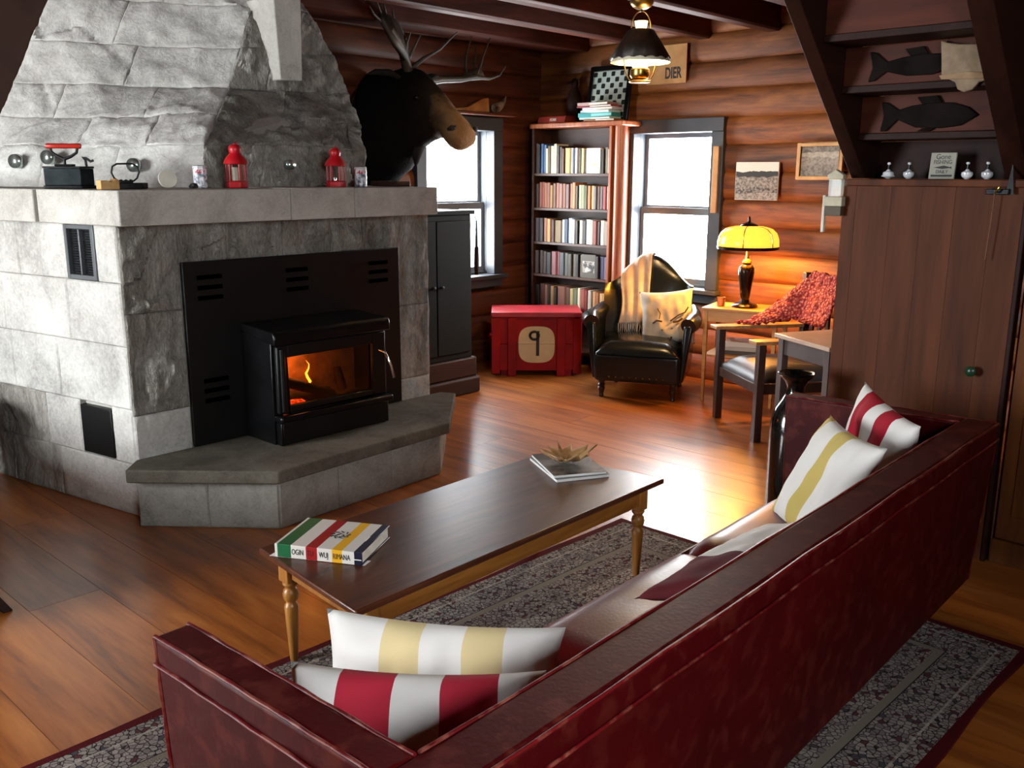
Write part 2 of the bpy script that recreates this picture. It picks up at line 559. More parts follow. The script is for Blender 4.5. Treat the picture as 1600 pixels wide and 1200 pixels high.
# ================================================================== FIREPLACE
def stone(parent, name, q, mat, amp=0.02, nu=14, nv=10, gap=0.003, depth=0.07, rough=6.0, seed=0.0, edge=0.012, strata=0.0, cont=False):
    """one block: quad q = bl, br, tr, tl on the face of the masonry, its front displaced like split rock"""
    bl, br, tr, tl = [Vector(p) for p in q]
    nrm = ((br - bl).cross(tl - bl)).normalized()
    W, H = max((br - bl).length, 1e-3), max((tl - bl).length, 1e-3)
    gu, gv = gap * 0.5 / W, gap * 0.5 / H
    def steps(n, L):
        e = min(0.15, 0.007 / L)
        return [0.0] + [e + (1 - 2 * e) * i / (n - 2) for i in range(n - 1)] + [1.0]
    us, vs2 = steps(nu, W), steps(nv, H)
    s = Vector((0, 0, 0)) if cont else Vector((seed, seed * 0.7, 0))
    def P(u, v):
        a = gu + (1 - 2 * gu) * u
        c = gv + (1 - 2 * gv) * v
        return bl.lerp(br, a).lerp(tl.lerp(tr, a), c)
    def fn(u, v):
        i, j = int(round(u * nu)), int(round(v * nv))
        u, v = us[i], vs2[j]
        p = P(u, v)
        d = min(min(u, 1 - u) * W, min(v, 1 - v) * H)
        f = 1.0 if cont else min(1.0, 0.25 + d / 0.06)
        h = noise.fractal((p + s) * rough, 0.7, 2.0, 5) * amp + noise.noise((p + s) * 2.2) * amp * 0.8
        if strata:
            h += strata * (noise.noise(Vector(((p + s).x * 14, (p + s).y * 14, p.z * 2.5))))
        # split facets
        fd, fp_ = noise.voronoi((p + s) * rough * 0.55)
        h += amp * 0.7 * (noise.cell(fp_[0] * 7.3) - 0.5) + amp * 0.5 * (fd[1] - fd[0])
        h = max(-0.02, h) * f
        groove = 0.0 if d > 0.004 else (0.005 if cont else 0.006)
        return p + nrm * (edge + h - groove)
    b = B().grid(fn, nu, nv)
    w = nu + 1
    ring = [i for i in range(w)] + [j * w + nu for j in range(1, nv + 1)] + [nv * w + i for i in range(nu - 1, -1, -1)] + [j * w for j in range(nv - 1, 0, -1)]
    base = len(b.v)
    for i in ring:
        b.v.append(tuple(Vector(b.v[i]) - nrm * depth))
    n = len(ring)
    for i in range(n):
        b.f.append((ring[(i + 1) % n], ring[i], base + i, base + (i + 1) % n))
    b.f.append(tuple(base + i for i in range(n)))
    return b.build(name, mat, parent, smooth=38)

fp = thing('stone_fireplace', 'big tapering granite fireplace with mantel shelf and raised hearth', 'fireplace', (0, 0, 0))
# --- lower body: plan corners
FA, FB, FC, FD = (1.86, 4.18), (3.72, 4.18), (3.80, 5.66), (1.58, 5.66)
ZH, ZM0, ZM1 = 0.295, 1.392, 1.545
ldir = (Vector((FD[0], FD[1])) - Vector((FA[0], FA[1])))
LL = ldir.length
ldir.normalize()
def inset(p, cx, cy, d):
    v = Vector((cx - p[0], cy - p[1]))
    v.normalize()
    return (p[0] + v.x * d, p[1] + v.y * d)
core = [inset(p, 2.7, 5.0, 0.035) for p in (FA, FB, FC, FD)]
B().prism(core, 0, ZM0).build('core', m_mortar, fp)
def left_pt(t, z):   # point on the left face, t metres back from the front corner
    return (FA[0] + ldir.x * t, FA[1] + ldir.y * t, z)
# left face: coursed smooth blocks (vents are cut between blocks)
rows = [(0.0, 0.26, [0, 0.62, 1.05, LL]), (0.26, 0.53, [0, 0.155, 0.41, 0.70, 1.10, LL]), (0.53, 0.83, [0, 0.55, 0.95, LL]), (0.83, 1.125, [0, 0.42, 0.98, LL]), (1.125, ZM0, [0, 0.16, 0.38, 0.80, LL])]
sd = 3.0
for z0, z1, ts in rows:
    for t0, t1 in zip(ts[:-1], ts[1:]):
        sd += 1.37
        vent = (abs(t0 - 0.155) < 0.02 and z0 in (0.26,)) or (abs(t0 - 0.16) < 0.005 and z0 == 1.125)
        if vent:
            continue
        rough_b = (t0 > 0.6 and z0 < 0.5)
        stone(fp, 'stone_block', [left_pt(t1, z0), left_pt(t0, z0), left_pt(t0, z1), left_pt(t1, z1)], m_granite_rough if rough_b else m_granite,
              0.024 if rough_b else 0.006, 18, 12, 0.002, 0.07, 5.0, sd, 0.006)
# front face around the stove panel: pilasters and lintel, split rough
def front_pt(x, z):
    return (x, 4.18, z)
PX0, PX1, PZ1 = 2.145, 3.475, 1.20
front = [(FA[0], 2.145, 0.0, 0.50, 0.012, 0), (FA[0], 2.145, 0.50, 0.98, 0.035, 1), (FA[0], 2.145, 0.98, ZM0, 0.04, 1),
         (3.475, FB[0], 0.0, 0.42, 0.012, 0), (3.475, FB[0], 0.42, 0.86, 0.02, 1), (3.475, FB[0], 0.86, ZM0, 0.03, 1)]
lx = [2.145, 2.40, 2.72, 3.02, 3.24, 3.475]
for a, b_ in zip(lx[:-1], lx[1:]):
    front.append((a, b_, PZ1, ZM0, 0.04, 1))
for (a, b_, z0, z1, amp, rg) in front:
    sd += 1.1
    stone(fp, 'stone_block', [front_pt(a, z0), front_pt(b_, z0), front_pt(b_, z1), front_pt(a, z1)], m_granite_rough if rg else m_granite,
          amp * 0.8, 26, 24, 0.002, 0.06, 7.0, sd, 0.012, 0.010 if rg else 0)
# right side face, mostly hidden
stone(fp, 'stone_block', [(FB[0], FB[1], 0), (FC[0], FC[1], 0), (FC[0], FC[1], ZM0), (FB[0], FB[1], ZM0)], m_granite_rough, 0.03, 14, 14, 0.003, 0.05, 4.0, 77)

# --- mantel slabs
MA, MB_, MC, MD = (1.80, 4.00), (3.65, 4.00), (3.84, 5.66), (1.49, 5.66)
mx = [(1.80, 2.67), (2.67, 3.064), (3.064, 3.65)]
for i, (a, b_) in enumerate(mx):
    back = 4.62
    xa = a - 0.105 if i == 0 else a + 0.0015
    xb = b_ + 0.07 if i == 2 else b_ - 0.0015
    B().prism([(a + (0.0015 if i else 0), 4.0), (b_ - 0.0015 if i < 2 else b_, 4.0), (xb, back), (xa, back)], ZM0, ZM1 + (0.003 if i == 1 else 0)).build('mantel_slab', m_granite_flat, fp, bevel=0.006)
def ml(t):
    v = Vector((MD[0] - MA[0], MD[1] - MA[1])).normalized()
    return (MA[0] + v.x * t, MA[1] + v.y * t)
a = ml(0.642)
for t0, t1 in ((0.642, 1.08), (1.08, 1.69)):
    p, q = ml(t0 + 0.0015), ml(t1)
    B().prism([p, (2.9, p[1]), (2.9, q[1]), q], ZM0, ZM1).build('mantel_slab', m_granite_flat, fp, bevel=0.006)
B().prism([(2.9, 4.6215), (3.72, 4.6215), (3.84, 5.66), (2.9, 5.66)], ZM0, ZM1).build('mantel_slab', m_granite_flat, fp, bevel=0.006)

# --- tapering chimney above the mantel; plan corners at each height
def lerp(a, b, t):
    return tuple(a[i] + (b[i] - a[i]) * t for i in range(len(a)))
def track(keys, z):
    for (za, pa), (zb, pb) in zip(keys[:-1], keys[1:]):
        if z <= zb:
            return lerp(pa, pb, (z - za) / (zb - za))
    return keys[-1][1]
K_FL = [(1.545, (2.42, 4.42)), (1.76, (2.50, 4.50)), (2.05, (2.92, 4.97)), (2.55, (3.20, 5.12)), (2.84, (3.36, 5.25))]
K_FR = [(1.545, (3.44, 4.40)), (1.76, (3.56, 4.52)), (2.16, (3.78, 5.00)), (2.58, (3.60, 5.12)), (2.84, (3.50, 5.25))]
K_BL = [(1.545, (1.735, 5.64)), (1.98, (1.96, 5.66)), (2.56, (2.25, 5.66)), (2.84, (2.40, 5.66))]
def chim(z):
    return track(K_FL, z), track(K_FR, z), (3.85, 5.66), track(K_BL, z)
cc = B()
zs = [1.545, 1.76, 2.05, 2.16, 2.55, 2.58, 2.84]
ringv = []
for z in zs:
    for p in chim(z):
        q = inset(p, 3.0, 5.45, 0.05)
        ringv.append((q[0], q[1], z))
fs_ = [(0, 3, 2, 1), tuple(range(len(ringv) - 4, len(ringv)))]
for i in range(len(zs) - 1):
    for j in range(4):
        fs_.append((i * 4 + j, i * 4 + (j + 1) % 4, (i + 1) * 4 + (j + 1) % 4, (i + 1) * 4 + j))
cc.add(ringv, fs_).build('core', m_mortar, fp)
cz = [1.547, 1.76, 1.92, 2.10, 2.33, 2.58, 2.83]
lsplit = [[0, .3, .62, 1], [0, .42, .74, 1], [0, .24, .66, 1], [0, .5, 1], [0, .38, 1], [0, .55, 1]]
fsplit = [[0, .33, .6, 1], [0, .22, .7, 1], [0, .45, 1], [0, .3, 1], [0, .5, 1], [0, 1]]
for i in range(6):
    z0, z1 = cz[i], cz[i + 1]
    A0, B0, C0, D0 = chim(z0)
    A1, B1, C1, D1 = chim(z1)
    def P3(p, q, t, z):
        w = lerp(p, q, t)
        return (w[0], w[1], z)
    for t0, t1 in zip(lsplit[i][:-1], lsplit[i][1:]):
        sd += 1.3
        stone(fp, 'stone_block', [P3(D0, A0, t0, z0), P3(D0, A0, t1, z0), P3(D1, A1, t1, z1), P3(D1, A1, t0, z1)], m_granite, 0.022, 26, 16, 0.0015, 0.09, 4.5, sd, 0.006, 0.0, True)
    for t0, t1 in zip(fsplit[i][:-1], fsplit[i][1:]):
        sd += 1.3
        stone(fp, 'stone_block', [P3(A0, B0, t0, z0), P3(A0, B0, t1, z0), P3(A1, B1, t1, z1), P3(A1, B1, t0, z1)], m_granite_rough, 0.030, 28, 20, 0.0015, 0.09, 5.0, sd, 0.008, 0.008, True)
    sd += 1.3
    stone(fp, 'stone_block', [P3(B0, C0, 0, z0), P3(B0, C0, 1, z0), P3(B1, C1, 1, z1), P3(B1, C1, 0, z1)], m_granite_rough, 0.03, 24, 12, 0.0015, 0.09, 4.0, sd, 0.008, 0.0, True)
# corbel block carrying the beam
B().hexa([(3.235, 4.90, 2.155), (3.39, 4.90, 2.16), (3.40, 5.45, 2.16), (3.235, 5.45, 2.155), (3.20, 4.88, 2.617), (3.39, 4.88, 2.617), (3.40, 5.45, 2.617), (3.20, 5.45, 2.617)]).build('corbel', m_granite_flat, fp, bevel=0.008)

# --- hearth: slab segments and blocks beneath
slab = [(1.74, 4.045), (2.213, 3.524), (3.337, 3.589), (3.841, 4.07), (3.80, 4.165), (1.85, 4.165)]
B().prism(slab, 0.232, ZH).build('hearth_slab', m_hearth, fp, bevel=0.008)
hb = [(1.80, 4.07), (2.235, 3.565), (3.30, 3.63), (3.76, 4.08)]
B().prism([(1.86, 4.10), (2.27, 3.62), (3.27, 3.68), (3.68, 4.10), (3.68, 4.165), (1.9, 4.165)], 0, 0.232).build('core', m_mortar, fp)
for (p, q, n) in ((hb[0], hb[1], 2), (hb[1], hb[2], 3), (hb[2], hb[3], 2)):
    for i in range(n):
        sd += 1.9
        a, b_ = lerp(p, q, i / n), lerp(p, q, (i + 1) / n)
        stone(fp, 'stone_block', [(a[0], a[1], 0), (b_[0], b_[1], 0), (b_[0], b_[1], 0.231), (a[0], a[1], 0.231)], m_hearthb, 0.005, 12, 8, 0.001, 0.06, 9.0, sd, 0.004)

# --- vents in the left face
def left_frame(t, z):
    return frame(left_pt(t, z), (-ldir.x, -ldir.y, 0), (0, 0, 1))   # x towards the front corner, z outwards
v = B(left_frame(0.27, 1.2575))
v.box(-0.112, -0.125, -0.02, 0.112, 0.125, -0.012)
vo = v.build('vent_grille', M('vent_grey', '#26282a', '#2c2e30', 5, 0.5, 0.3), fp)
for i in range(-9, 10):
    B(left_frame(0.27, 1.2575) @ Matrix.Translation((0, i * 0.0118, -0.006)) @ Matrix.Rotation(math.radians(35), 4, 'X')).box(-0.092, -0.005, -0.001, 0.092, 0.005, 0.001).build('louver', m_iron, vo)
fr = B(left_frame(0.27, 1.2575))
for a0, b0, a1, b1 in ((-.115, -.128, -.092, .128), (.092, -.128, .115, .128), (-.092, .106, .092, .128), (-.092, -.128, .092, -.106), (-.006, -.106, .006, .106)):
    fr.box(a0, b0, -0.012, a1, b1, 0.014)
fr.build('grille_frame', M('grille_frame_grey', '#55585a', '#66696b', 5, 0.45, 0.4), vo, bevel=0.003)
B(left_frame(0.283, 0.39)).box(-0.125, -0.122, -0.03, 0.118, 0.118, 0.004).build('vent_plate', m_black, fp, bevel=0.003)
# round metal vent caps
m_cap = M('vent_cap_metal', '#8b9892', '#c5cec8', 30, 0.25, 0.9)
def cap(p, n, r):
    n = Vector(n).normalized()
    x = n.cross(Vector((0, 0, 1))).normalized()
    Fm = frame(p, x, n.cross(x))
    Fm = frame(p, x, Vector((0, 0, 1)))
    bb = B(Fm)
    bb.lathe([(r * 1.0, -0.02), (r * 1.05, 0.012), (r * 0.9, 0.016), (r * 0.78, 0.004), (0.0, -0.006)], 24)
    bb.build('vent_cap', m_cap, fp, smooth=True)
cap((1.895, 5.382, 1.677), (-.867, -.498, 0), 0.036)
cap((1.995, 5.208, 1.697), (-.867, -.498, 0), 0.036)
cap((2.247, 4.767, 1.658), (-.867, -.498, 0), 0.034)
cap((2.955, 4.425, 1.665), (0, -1, 0), 0.026)

# ================================================================== STOVE INSERT
sv = thing('wood_stove', 'black steel wood stove insert with glass door burning a fire', 'stove', (2.78, 4.1, ZH))
def S(x, y, z):  # world -> stove local
    return (x - 2.78, y - 4.1, z - ZH)
Tm = Matrix.Translation((-2.78, -4.1, -ZH))
pn = B(Tm).box(PX0, 4.148, ZH + 0.002, PX1, 4.166, 1.205).build('surround_panel', m_black, sv, bevel=0.003)
for cx_ in (2.28, 2.78, 3.32):
    for dz in (1.13, 1.08, 1.03):
        B(Tm).box(cx_ - 0.065, 4.140, dz - 0.012, cx_ + 0.065, 4.1485, dz + 0.008).build('slot', M('slot_shade_black', '#010101', '#020202', 5, 0.9, spec=0.0) if 'slot_shade_black' not in bpy.data.materials else bpy.data.materials['slot_shade_black'], pn)  # raised strips; the shade inside an open slot is put into their black
for dz in (0.62, 0.57, 0.52):
    B(Tm).box(2.215, 4.140, dz - 0.012, 2.345, 4.1485, dz + 0.008).build('slot', bpy.data.materials['slot_shade_black'], pn)
SX0, SX1, SY = 2.445, 3.135, 3.875
# hollow body: floor, sides, back, top
bd = B(Tm)
bd.box(SX0, SY + 0.02, ZH + 0.002, SX1, 4.147, 0.44)
bd.box(SX0, SY + 0.02, 0.44, SX0 + 0.05, 4.147, 0.80)
bd.box(SX1 - 0.05, SY + 0.02, 0.44, SX1, 4.147, 0.80)
bd.box(SX0 + 0.05, 4.10, 0.44, SX1 - 0.05, 4.147, 0.80)
bd.box(SX0, SY + 0.02, 0.80, SX1, 4.147, 0.845)
bd.build('body', m_black, sv, bevel=0.004)
B(Tm).box(SX0 + 0.052, SY + 0.06, 0.442, SX1 - 0.052, 4.098, 0.452).build('firebrick_floor', M('firebrick', '#4a3626', '#6e5238', 14, 0.9), sv)
B(Tm).box(SX0 + 0.052, 4.085, 0.453, SX1 - 0.052, 4.098, 0.79).build('firebrick_back', M('firebrick_back', '#5a3c22', '#8a6038', 14, 0.9), sv)
B(Tm).prism([(3.845, 0.80), (4.147, 0.846), (4.147, 0.885), (3.86, 0.868), (3.845, 0.85)], SX0 - 0.015, SX1 + 0.015, 'yz').build('top_plate', m_blackg, sv, bevel=0.006)
# left convection side fins
B(Tm).box(SX0 - 0.012, SY + 0.01, ZH + 0.003, SX0 - 0.001, 4.146, 0.84).build('side_panel', m_blackg, sv, bevel=0.003)
B(Tm).box(SX1 + 0.001, SY + 0.01, ZH + 0.003, SX1 + 0.012, 4.146, 0.84).build('side_panel', m_blackg, sv, bevel=0.003)
# door
dr = B(Tm)
for a0, z0, a1, z1 in ((SX0 + .005, .455, SX0 + .065, .795), (SX1 - .095, .455, SX1 - .01, .795), (SX0 + .065, .735, SX1 - .095, .795), (SX0 + .065, .455, SX1 - .095, .49)):
    dr.box(a0, SY - 0.015, z0, a1, SY + 0.018, z1)
do = dr.build('door', m_black, sv, bevel=0.006)
B(Tm).box(SX0 + .066, SY + 0.002, .491, SX1 - .096, SY + 0.006, .734).build('door_glass', glass('stove_glass', (0.75, 0.62, 0.5), 0.05, 0.03), do)
B(Tm).tube([(SX0 + .03, SY - .022, .47), (SX0 + .03, SY - .022, .78)], 0.014, 10).build('hinge', m_blackg, do, smooth=40)
B(Tm).tube([(SX1 - .06, SY - .02, .70), (SX1 - .05, SY - .06, .69), (SX1 - .03, SY - .08, .62), (SX1 - .015, SY - .085, .55)], [.006, .007, .007, .009], 8).build('handle', m_chrome, do, smooth=50)
# ash lip and drawer below the door
B(Tm).prism([(SX0 - .01, SY - .055), (SX1 + .01, SY - .055), (SX1 + .01, SY + .02), (SX0 - .01, SY + .02)], 0.415, 0.450).build('ash_lip', m_blackg, sv, bevel=0.012, seg=3)
B(Tm).box(SX0 + .01, SY - .03, ZH + .003, SX1 - .01, SY + .018, 0.413).build('ash_drawer', m_black, sv, bevel=0.005)
B(Tm).box(SX0 - .002, SY - .035, ZH + .003, SX0 + .009, SY + .018, 0.413).build('foot', m_blackg, sv, bevel=0.003)
# firewood, embers, flames (they lie in the stove)
m_char = M('charred_wood', '#120a06', '#3a2012', 14, 0.9, 0, 0.5, 40)
def firelog(a, b_, r, lab):
    o = B().tube([a, lerp(a, b_, .33), lerp(a, b_, .66), b_], [r, r * 1.1, r * .95, r * .9], 9).build('firewood_log', m_char, smooth=40)
    tag(o, lab, 'log', 'logs burning in the stove')
firelog((2.56, 4.035, .485), (2.87, 4.035, .483), .028, 'charred log lying at the back of the stove fire')
firelog((2.53, 3.955, .60), (2.84, 3.955, .482), .026, 'charred log leaning across the front of the stove fire')
firelog((2.955, 4.02, .478), (2.93, 4.035, .60), .022, 'short charred log standing at the right of the fire')
m_ember = NT('embers')
e_n = m_ember.noise(m_ember.coord('Object'), 40, 4)
m_ember.l(m_ember.ramp(e_n, [(0.35, (0.15, 0.0, 0.0)), (0.55, (1, 0.06, 0.01)), (0.7, (1, 0.35, 0.05))]), m_ember.p.inputs['Emission Color'])
m_ember.p.inputs['Emission Strength'].default_value = 2.2
m_ember.p.inputs['Base Color'].default_value = (0.02, 0.01, 0.01, 1)
tag(B().lathe([(0.085, 0), (0.08, 0.02), (0.055, 0.036), (0.0, 0.045)], 18, (2.58, 3.945, 0.4525), 1, 0.5, lambda a, r, z: 1 + .18 * math.sin(3 * a) + .1 * math.sin(7 * a)).build('ember_bed', m_ember.m, smooth=50),
    'glowing red embers heaped at the left of the stove', 'embers')
m_flame = emit('flame', (1.0, 0.30, 0.03), 9.0)
def flame(x, y, z, h, r, lab):
    pts = [(x + .012 * math.sin(i * 1.7), y, z + h * i / 6) for i in range(7)]
    o = B().tube(pts, [r * k for k in (.5, 1, .95, .75, .5, .28, .05)], 8).build('flame', m_flame, smooth=50)
    tag(o, lab, 'flame', 'flames in the stove')
flame(2.535, 4.02, .535, .15, .022, 'tall orange flame at the left edge of the stove glass')
flame(2.585, 4.05, .53, .11, .018, 'orange flame behind the leaning charred log')
flame(2.76, 4.06, .52, .14, .008, 'thin small flame near the middle of the stove glass')
pl = bpy.data.lights.new('fire_glow', 'POINT')
pl.energy = 3.0
pl.color = (1.0, 0.36, 0.08)
pl.shadow_soft_size = 0.05
po = bpy.data.objects.new('fire_glow', pl)
po.location = (2.66, 3.99, 0.66)
COL.objects.link(po)

# ================================================================== RUG
def rug_mat():
    t = NT('persian_rug')
    tc = t.n('ShaderNodeTexCoord')
    sp = t.n('ShaderNodeSeparateXYZ')
    t.l(tc.outputs['Object'], sp.inputs[0])
    ax = t.math('ABSOLUTE', sp.outputs['X'])
    ay = t.math('ABSOLUTE', sp.outputs['Y'])
    HX, HY = 1.41, 0.90
    d = t.math('MINIMUM', t.math('SUBTRACT', HX, ax), t.math('SUBTRACT', HY, ay))     # distance to the rug's edge
    band = t.ramp(d, [(0.0, '#4a0f14'), (0.035, '#1c181b'), (0.085, '#8d8880'), (0.093, '#242024'), (0.215, '#7d7468'), (0.245, '#2a1a1e'), (0.37, '#6e665c'), (0.385, '#3a3638')], 'CONSTANT')
    v = t.coord('Object', (1, 1, 1), False)
    vo = t.n('ShaderNodeTexVoronoi', feature='DISTANCE_TO_EDGE')
    vo.inputs['Scale'].default_value = 58
    t.l(v, vo.inputs['Vector'])
    cells = t.ramp(vo.outputs['Distance'], [(0.03, (0, 0, 0)), (0.10, (1, 1, 1))])
    vc = t.n('ShaderNodeTexVoronoi')
    vc.inputs['Scale'].default_value = 58
    t.l(v, vc.inputs['Vector'])
    sx_ = t.n('ShaderNodeSeparateColor')
    t.l(vc.outputs['Color'], sx_.inputs[0])
    motif = t.ramp(sx_.outputs[0], [(0.0, '#b0a49c'), (0.35, '#978c86'), (0.55, '#beb2a8'), (0.84, '#6d3c40'), (0.90, '#5a565c'), (0.94, '#a39a92')], 'CONSTANT')
    field = t.mix(cells, '#2a2022', motif)
    infield = t.math('GREATER_THAN', d, 0.385)
    bordercell = t.mix(t.math('MULTIPLY', cells, 0.55), band, motif)
    plainband = t.math('ADD', t.math('LESS_THAN', d, 0.035), t.math('MULTIPLY', t.math('GREATER_THAN', d, 0.215), t.math('LESS_THAN', d, 0.245)))
    border = t.mix(plainband, bordercell, band)
    c = t.mix(infield, border, field)
    t.l(c, t.p.inputs['Base Color'])
    t.p.inputs['Roughness'].default_value = 0.95
    t.p.inputs['Specular IOR Level'].default_value = 0.1
    t.bump(t.noise(v, 220, 2), 0.6, 0.004)
    return t.m
RUGZ = 0.010
rg = B()
def rug_edge(u):
    return 0.008 * math.sin(u * 9) + 0.005 * math.sin(u * 23 + 1)
pts = []
for i in range(24):
    pts.append((-1.41 + 2.82 * i / 24, -0.90 + rug_edge(i / 24)))
for i in range(12):
    pts.append((1.41 + rug_edge(i / 12 + 3) * .6, -0.90 + 1.8 * i / 12))
for i in range(24):
    pts.append((1.41 - 2.82 * i / 24, 0.90 + rug_edge(i / 24 + 5)))
for i in range(12):
    pts.append((-1.41, 0.90 - 1.8 * i / 12))
rug = rg.prism(pts, 0.001, RUGZ).build('area_rug', rug_mat(), bevel=0.003, seg=1)
rug.location = (1.995, 1.615, 0)
rug.rotation_euler = (0, 0, math.radians(-1.5))
tag(rug, 'grey and black patterned Persian rug with dark red edge under sofa and coffee table', 'rug')

# ================================================================== SOFA
def leather(name, c1, c2, rough=0.38, wear=None, spec=0.28):
    t = NT(name)
    v = t.coord('Object')
    f = t.noise(v, 3.0, 5)
    c = t.ramp(f, [(0.35, c1), (0.68, c2)])
    if wear:
        geo = t.n('ShaderNodeNewGeometry')
        pt = t.ramp(geo.outputs['Pointiness'], [(0.535, (0, 0, 0)), (0.60, (1, 1, 1))])
        w = t.math('MULTIPLY', pt, t.ramp(t.noise(v, 16, 5), [(0.5, (0, 0, 0)), (0.62, (1, 1, 1))]))
        c = t.mix(w, c, wear)
    t.l(c, t.p.inputs['Base Color'])
    t.p.inputs['Roughness'].default_value = rough
    t.p.inputs['Specular IOR Level'].default_value = spec
    t.bump(t.noise(v, 90, 3), 0.12, 0.004)
    return t.m
m_red = leather('red_leather', '#360104', '#420205', 0.5, '#7a3a2c', 0.14)
m_redseat = leather('red_seat_leather', '#4a0a0a', '#641210', 0.36)
m_redpipe = leather('red_piping', '#4a0408', '#640a0e', 0.45, '#84483a')
m_oakleg = wood('sofa_leg_wood', '#5a2a12', '#7d4420', '#94582c', 'z', 2.0, 0.4)
SL, SD = 2.83, 0.79           # length, depth
sofa = thing('sofa', 'long red leather sofa with low straight back and arms seen from behind', 'sofa', (0.755, 0.862, RUGZ), math.radians(1.4))
TOP = 0.745 - RUGZ
# back, slightly raked: thick slab with a flat boxed top
B().prism([(0.0, 0.10), (0.20, 0.10), (0.135, TOP), (0.0, TOP)][:0] or [(0.035, 0.11), (0.26, 0.11), (0.112, TOP), (0.0, TOP), (-0.004, TOP - 0.06)], 0.0, SL, 'yz').build('backrest', m_red, sofa, bevel=0.012, seg=3)
for (x0, x1, nm) in ((0.0, 0.078, 'armrest'), (SL - 0.078, SL, 'armrest')):
    s_ = -1 if x0 == 0 else 1
    xo, xi = (x0, x1) if s_ < 0 else (x1, x0)
    B().hexa([(min(x0, x1) + (0.02 if s_ < 0 else 0), 0.113, 0.11), (max(x0, x1) - (0.02 if s_ > 0 else 0), 0.113, 0.11), (max(x0, x1) - (0.02 if s_ > 0 else 0), SD - 0.02, 0.11), (min(x0, x1) + (0.02 if s_ < 0 else 0), SD - 0.02, 0.11),
              (x0, 0.108, TOP - 0.002), (x1, 0.108, TOP - 0.002), (x1, SD, TOP - 0.012), (x0, SD, TOP - 0.012)]).build(nm, m_red, sofa, bevel=0.012, seg=3)
# piping along the top edges and the panel edges
pr_ = 0.0042
for pts_ in ([(0.004, 0.0, TOP - 0.004), (SL - 0.004, 0.0, TOP - 0.004)], [(0.082, 0.110, TOP - 0.002), (SL - 0.082, 0.110, TOP - 0.002)],
             [(0.004, 0.004, TOP - 0.003), (0.004, SD, TOP - 0.014)], [(0.075, 0.112, TOP - 0.004), (0.075, SD, TOP - 0.014)],
             [(SL - 0.004, 0.004, TOP - 0.003), (SL - 0.004, SD, TOP - 0.014)], [(SL - 0.075, 0.112, TOP - 0.004), (SL - 0.075, SD, TOP - 0.014)],
             [(0.0, -0.006, TOP - 0.062), (SL, -0.006, TOP - 0.062)], [(-0.003, 0.0, TOP - 0.062), (-0.001, SD, TOP - 0.072)],
             [(SL - 0.004, 0.0, TOP - 0.07), (SL - 0.02, 0.036, 0.12)], [(0.002, SD, TOP - 0.02), (0.02, SD - 0.015, 0.12)]):
    p_, q_ = pts_
    n_ = 14
    B().tube([tuple(p_[i] + (q_[i] - p_[i]) * k / n_ + (0.0015 * math.sin(k * 2.1 + i)) for i in range(3)) for k in range(n_ + 1)], pr_, 6).build('piping', m_redpipe, sofa, smooth=60)
# base and seat cushions
B().box(0.08, 0.265, 0.12, SL - 0.08, SD - 0.09, 0.225).build('seat_base', m_red, sofa, bevel=0.01)
cw = (SL - 0.164) / 3
def seat_cushion(i):
    x0 = 0.082 + i * cw + 0.002
    x1 = x0 + cw - 0.004
    y0, y1 = 0.20, SD - 0.075
    def fn(u, v):
        x_ = x0 + (x1 - x0) * u
        y_ = y0 + (y1 - y0) * v
        e = min(1, min(u, 1 - u) / 0.10) * min(1, min(v, 1 - v) / 0.10)
        h = 0.325 + 0.045 * (e ** 0.5) + 0.014 * math.sin(PI * u) * math.sin(PI * v) + 0.004 * noise.noise(Vector((x_ * 7, y_ * 7, i)))
        return (x_, y_, h)
    b = B().grid(fn, 20, 16)
    w = 21
    ring = [k for k in range(w)] + [j * w + 20 for j in range(1, 17)] + [16 * w + k for k in range(19, -1, -1)] + [j * w for j in range(15, 0, -1)]
    base = len(b.v)
    for k in ring:
        p = b.v[k]
        b.v.append((p[0], p[1], 0.227))
    n = len(ring)
    for k in range(n):
        b.f.append((ring[(k + 1) % n], ring[k], base + k, base + (k + 1) % n))
    b.f.append(tuple(base + k for k in range(n)))
    c = b.build('seat_cushion', m_redseat, sofa, smooth=50)
    B().tube([(x0, y1, 0.325), (x1, y1, 0.325)], 0.006, 6).build('piping', m_redpipe, c, smooth=60)
for i in range(3):
    seat_cushion(i)
# tapered legs
for lx_, ly_ in ((0.14, 0.15), (SL - 0.17, 0.12), (0.10, SD - 0.16), (SL - 0.12, SD - 0.16), (SL / 2, SD - 0.16)):
    B().hexa([(lx_ - .018, ly_ - .018, 0), (lx_ + .018, ly_ - .018, 0), (lx_ + .018, ly_ + .018, 0), (lx_ - .018, ly_ + .018, 0),
              (lx_ - .028, ly_ - .028, 0.122), (lx_ + .028, ly_ - .028, 0.122), (lx_ + .028, ly_ + .028, 0.122), (lx_ - .028, ly_ + .028, 0.122)]).build('leg', m_oakleg, sofa, bevel=0.003)

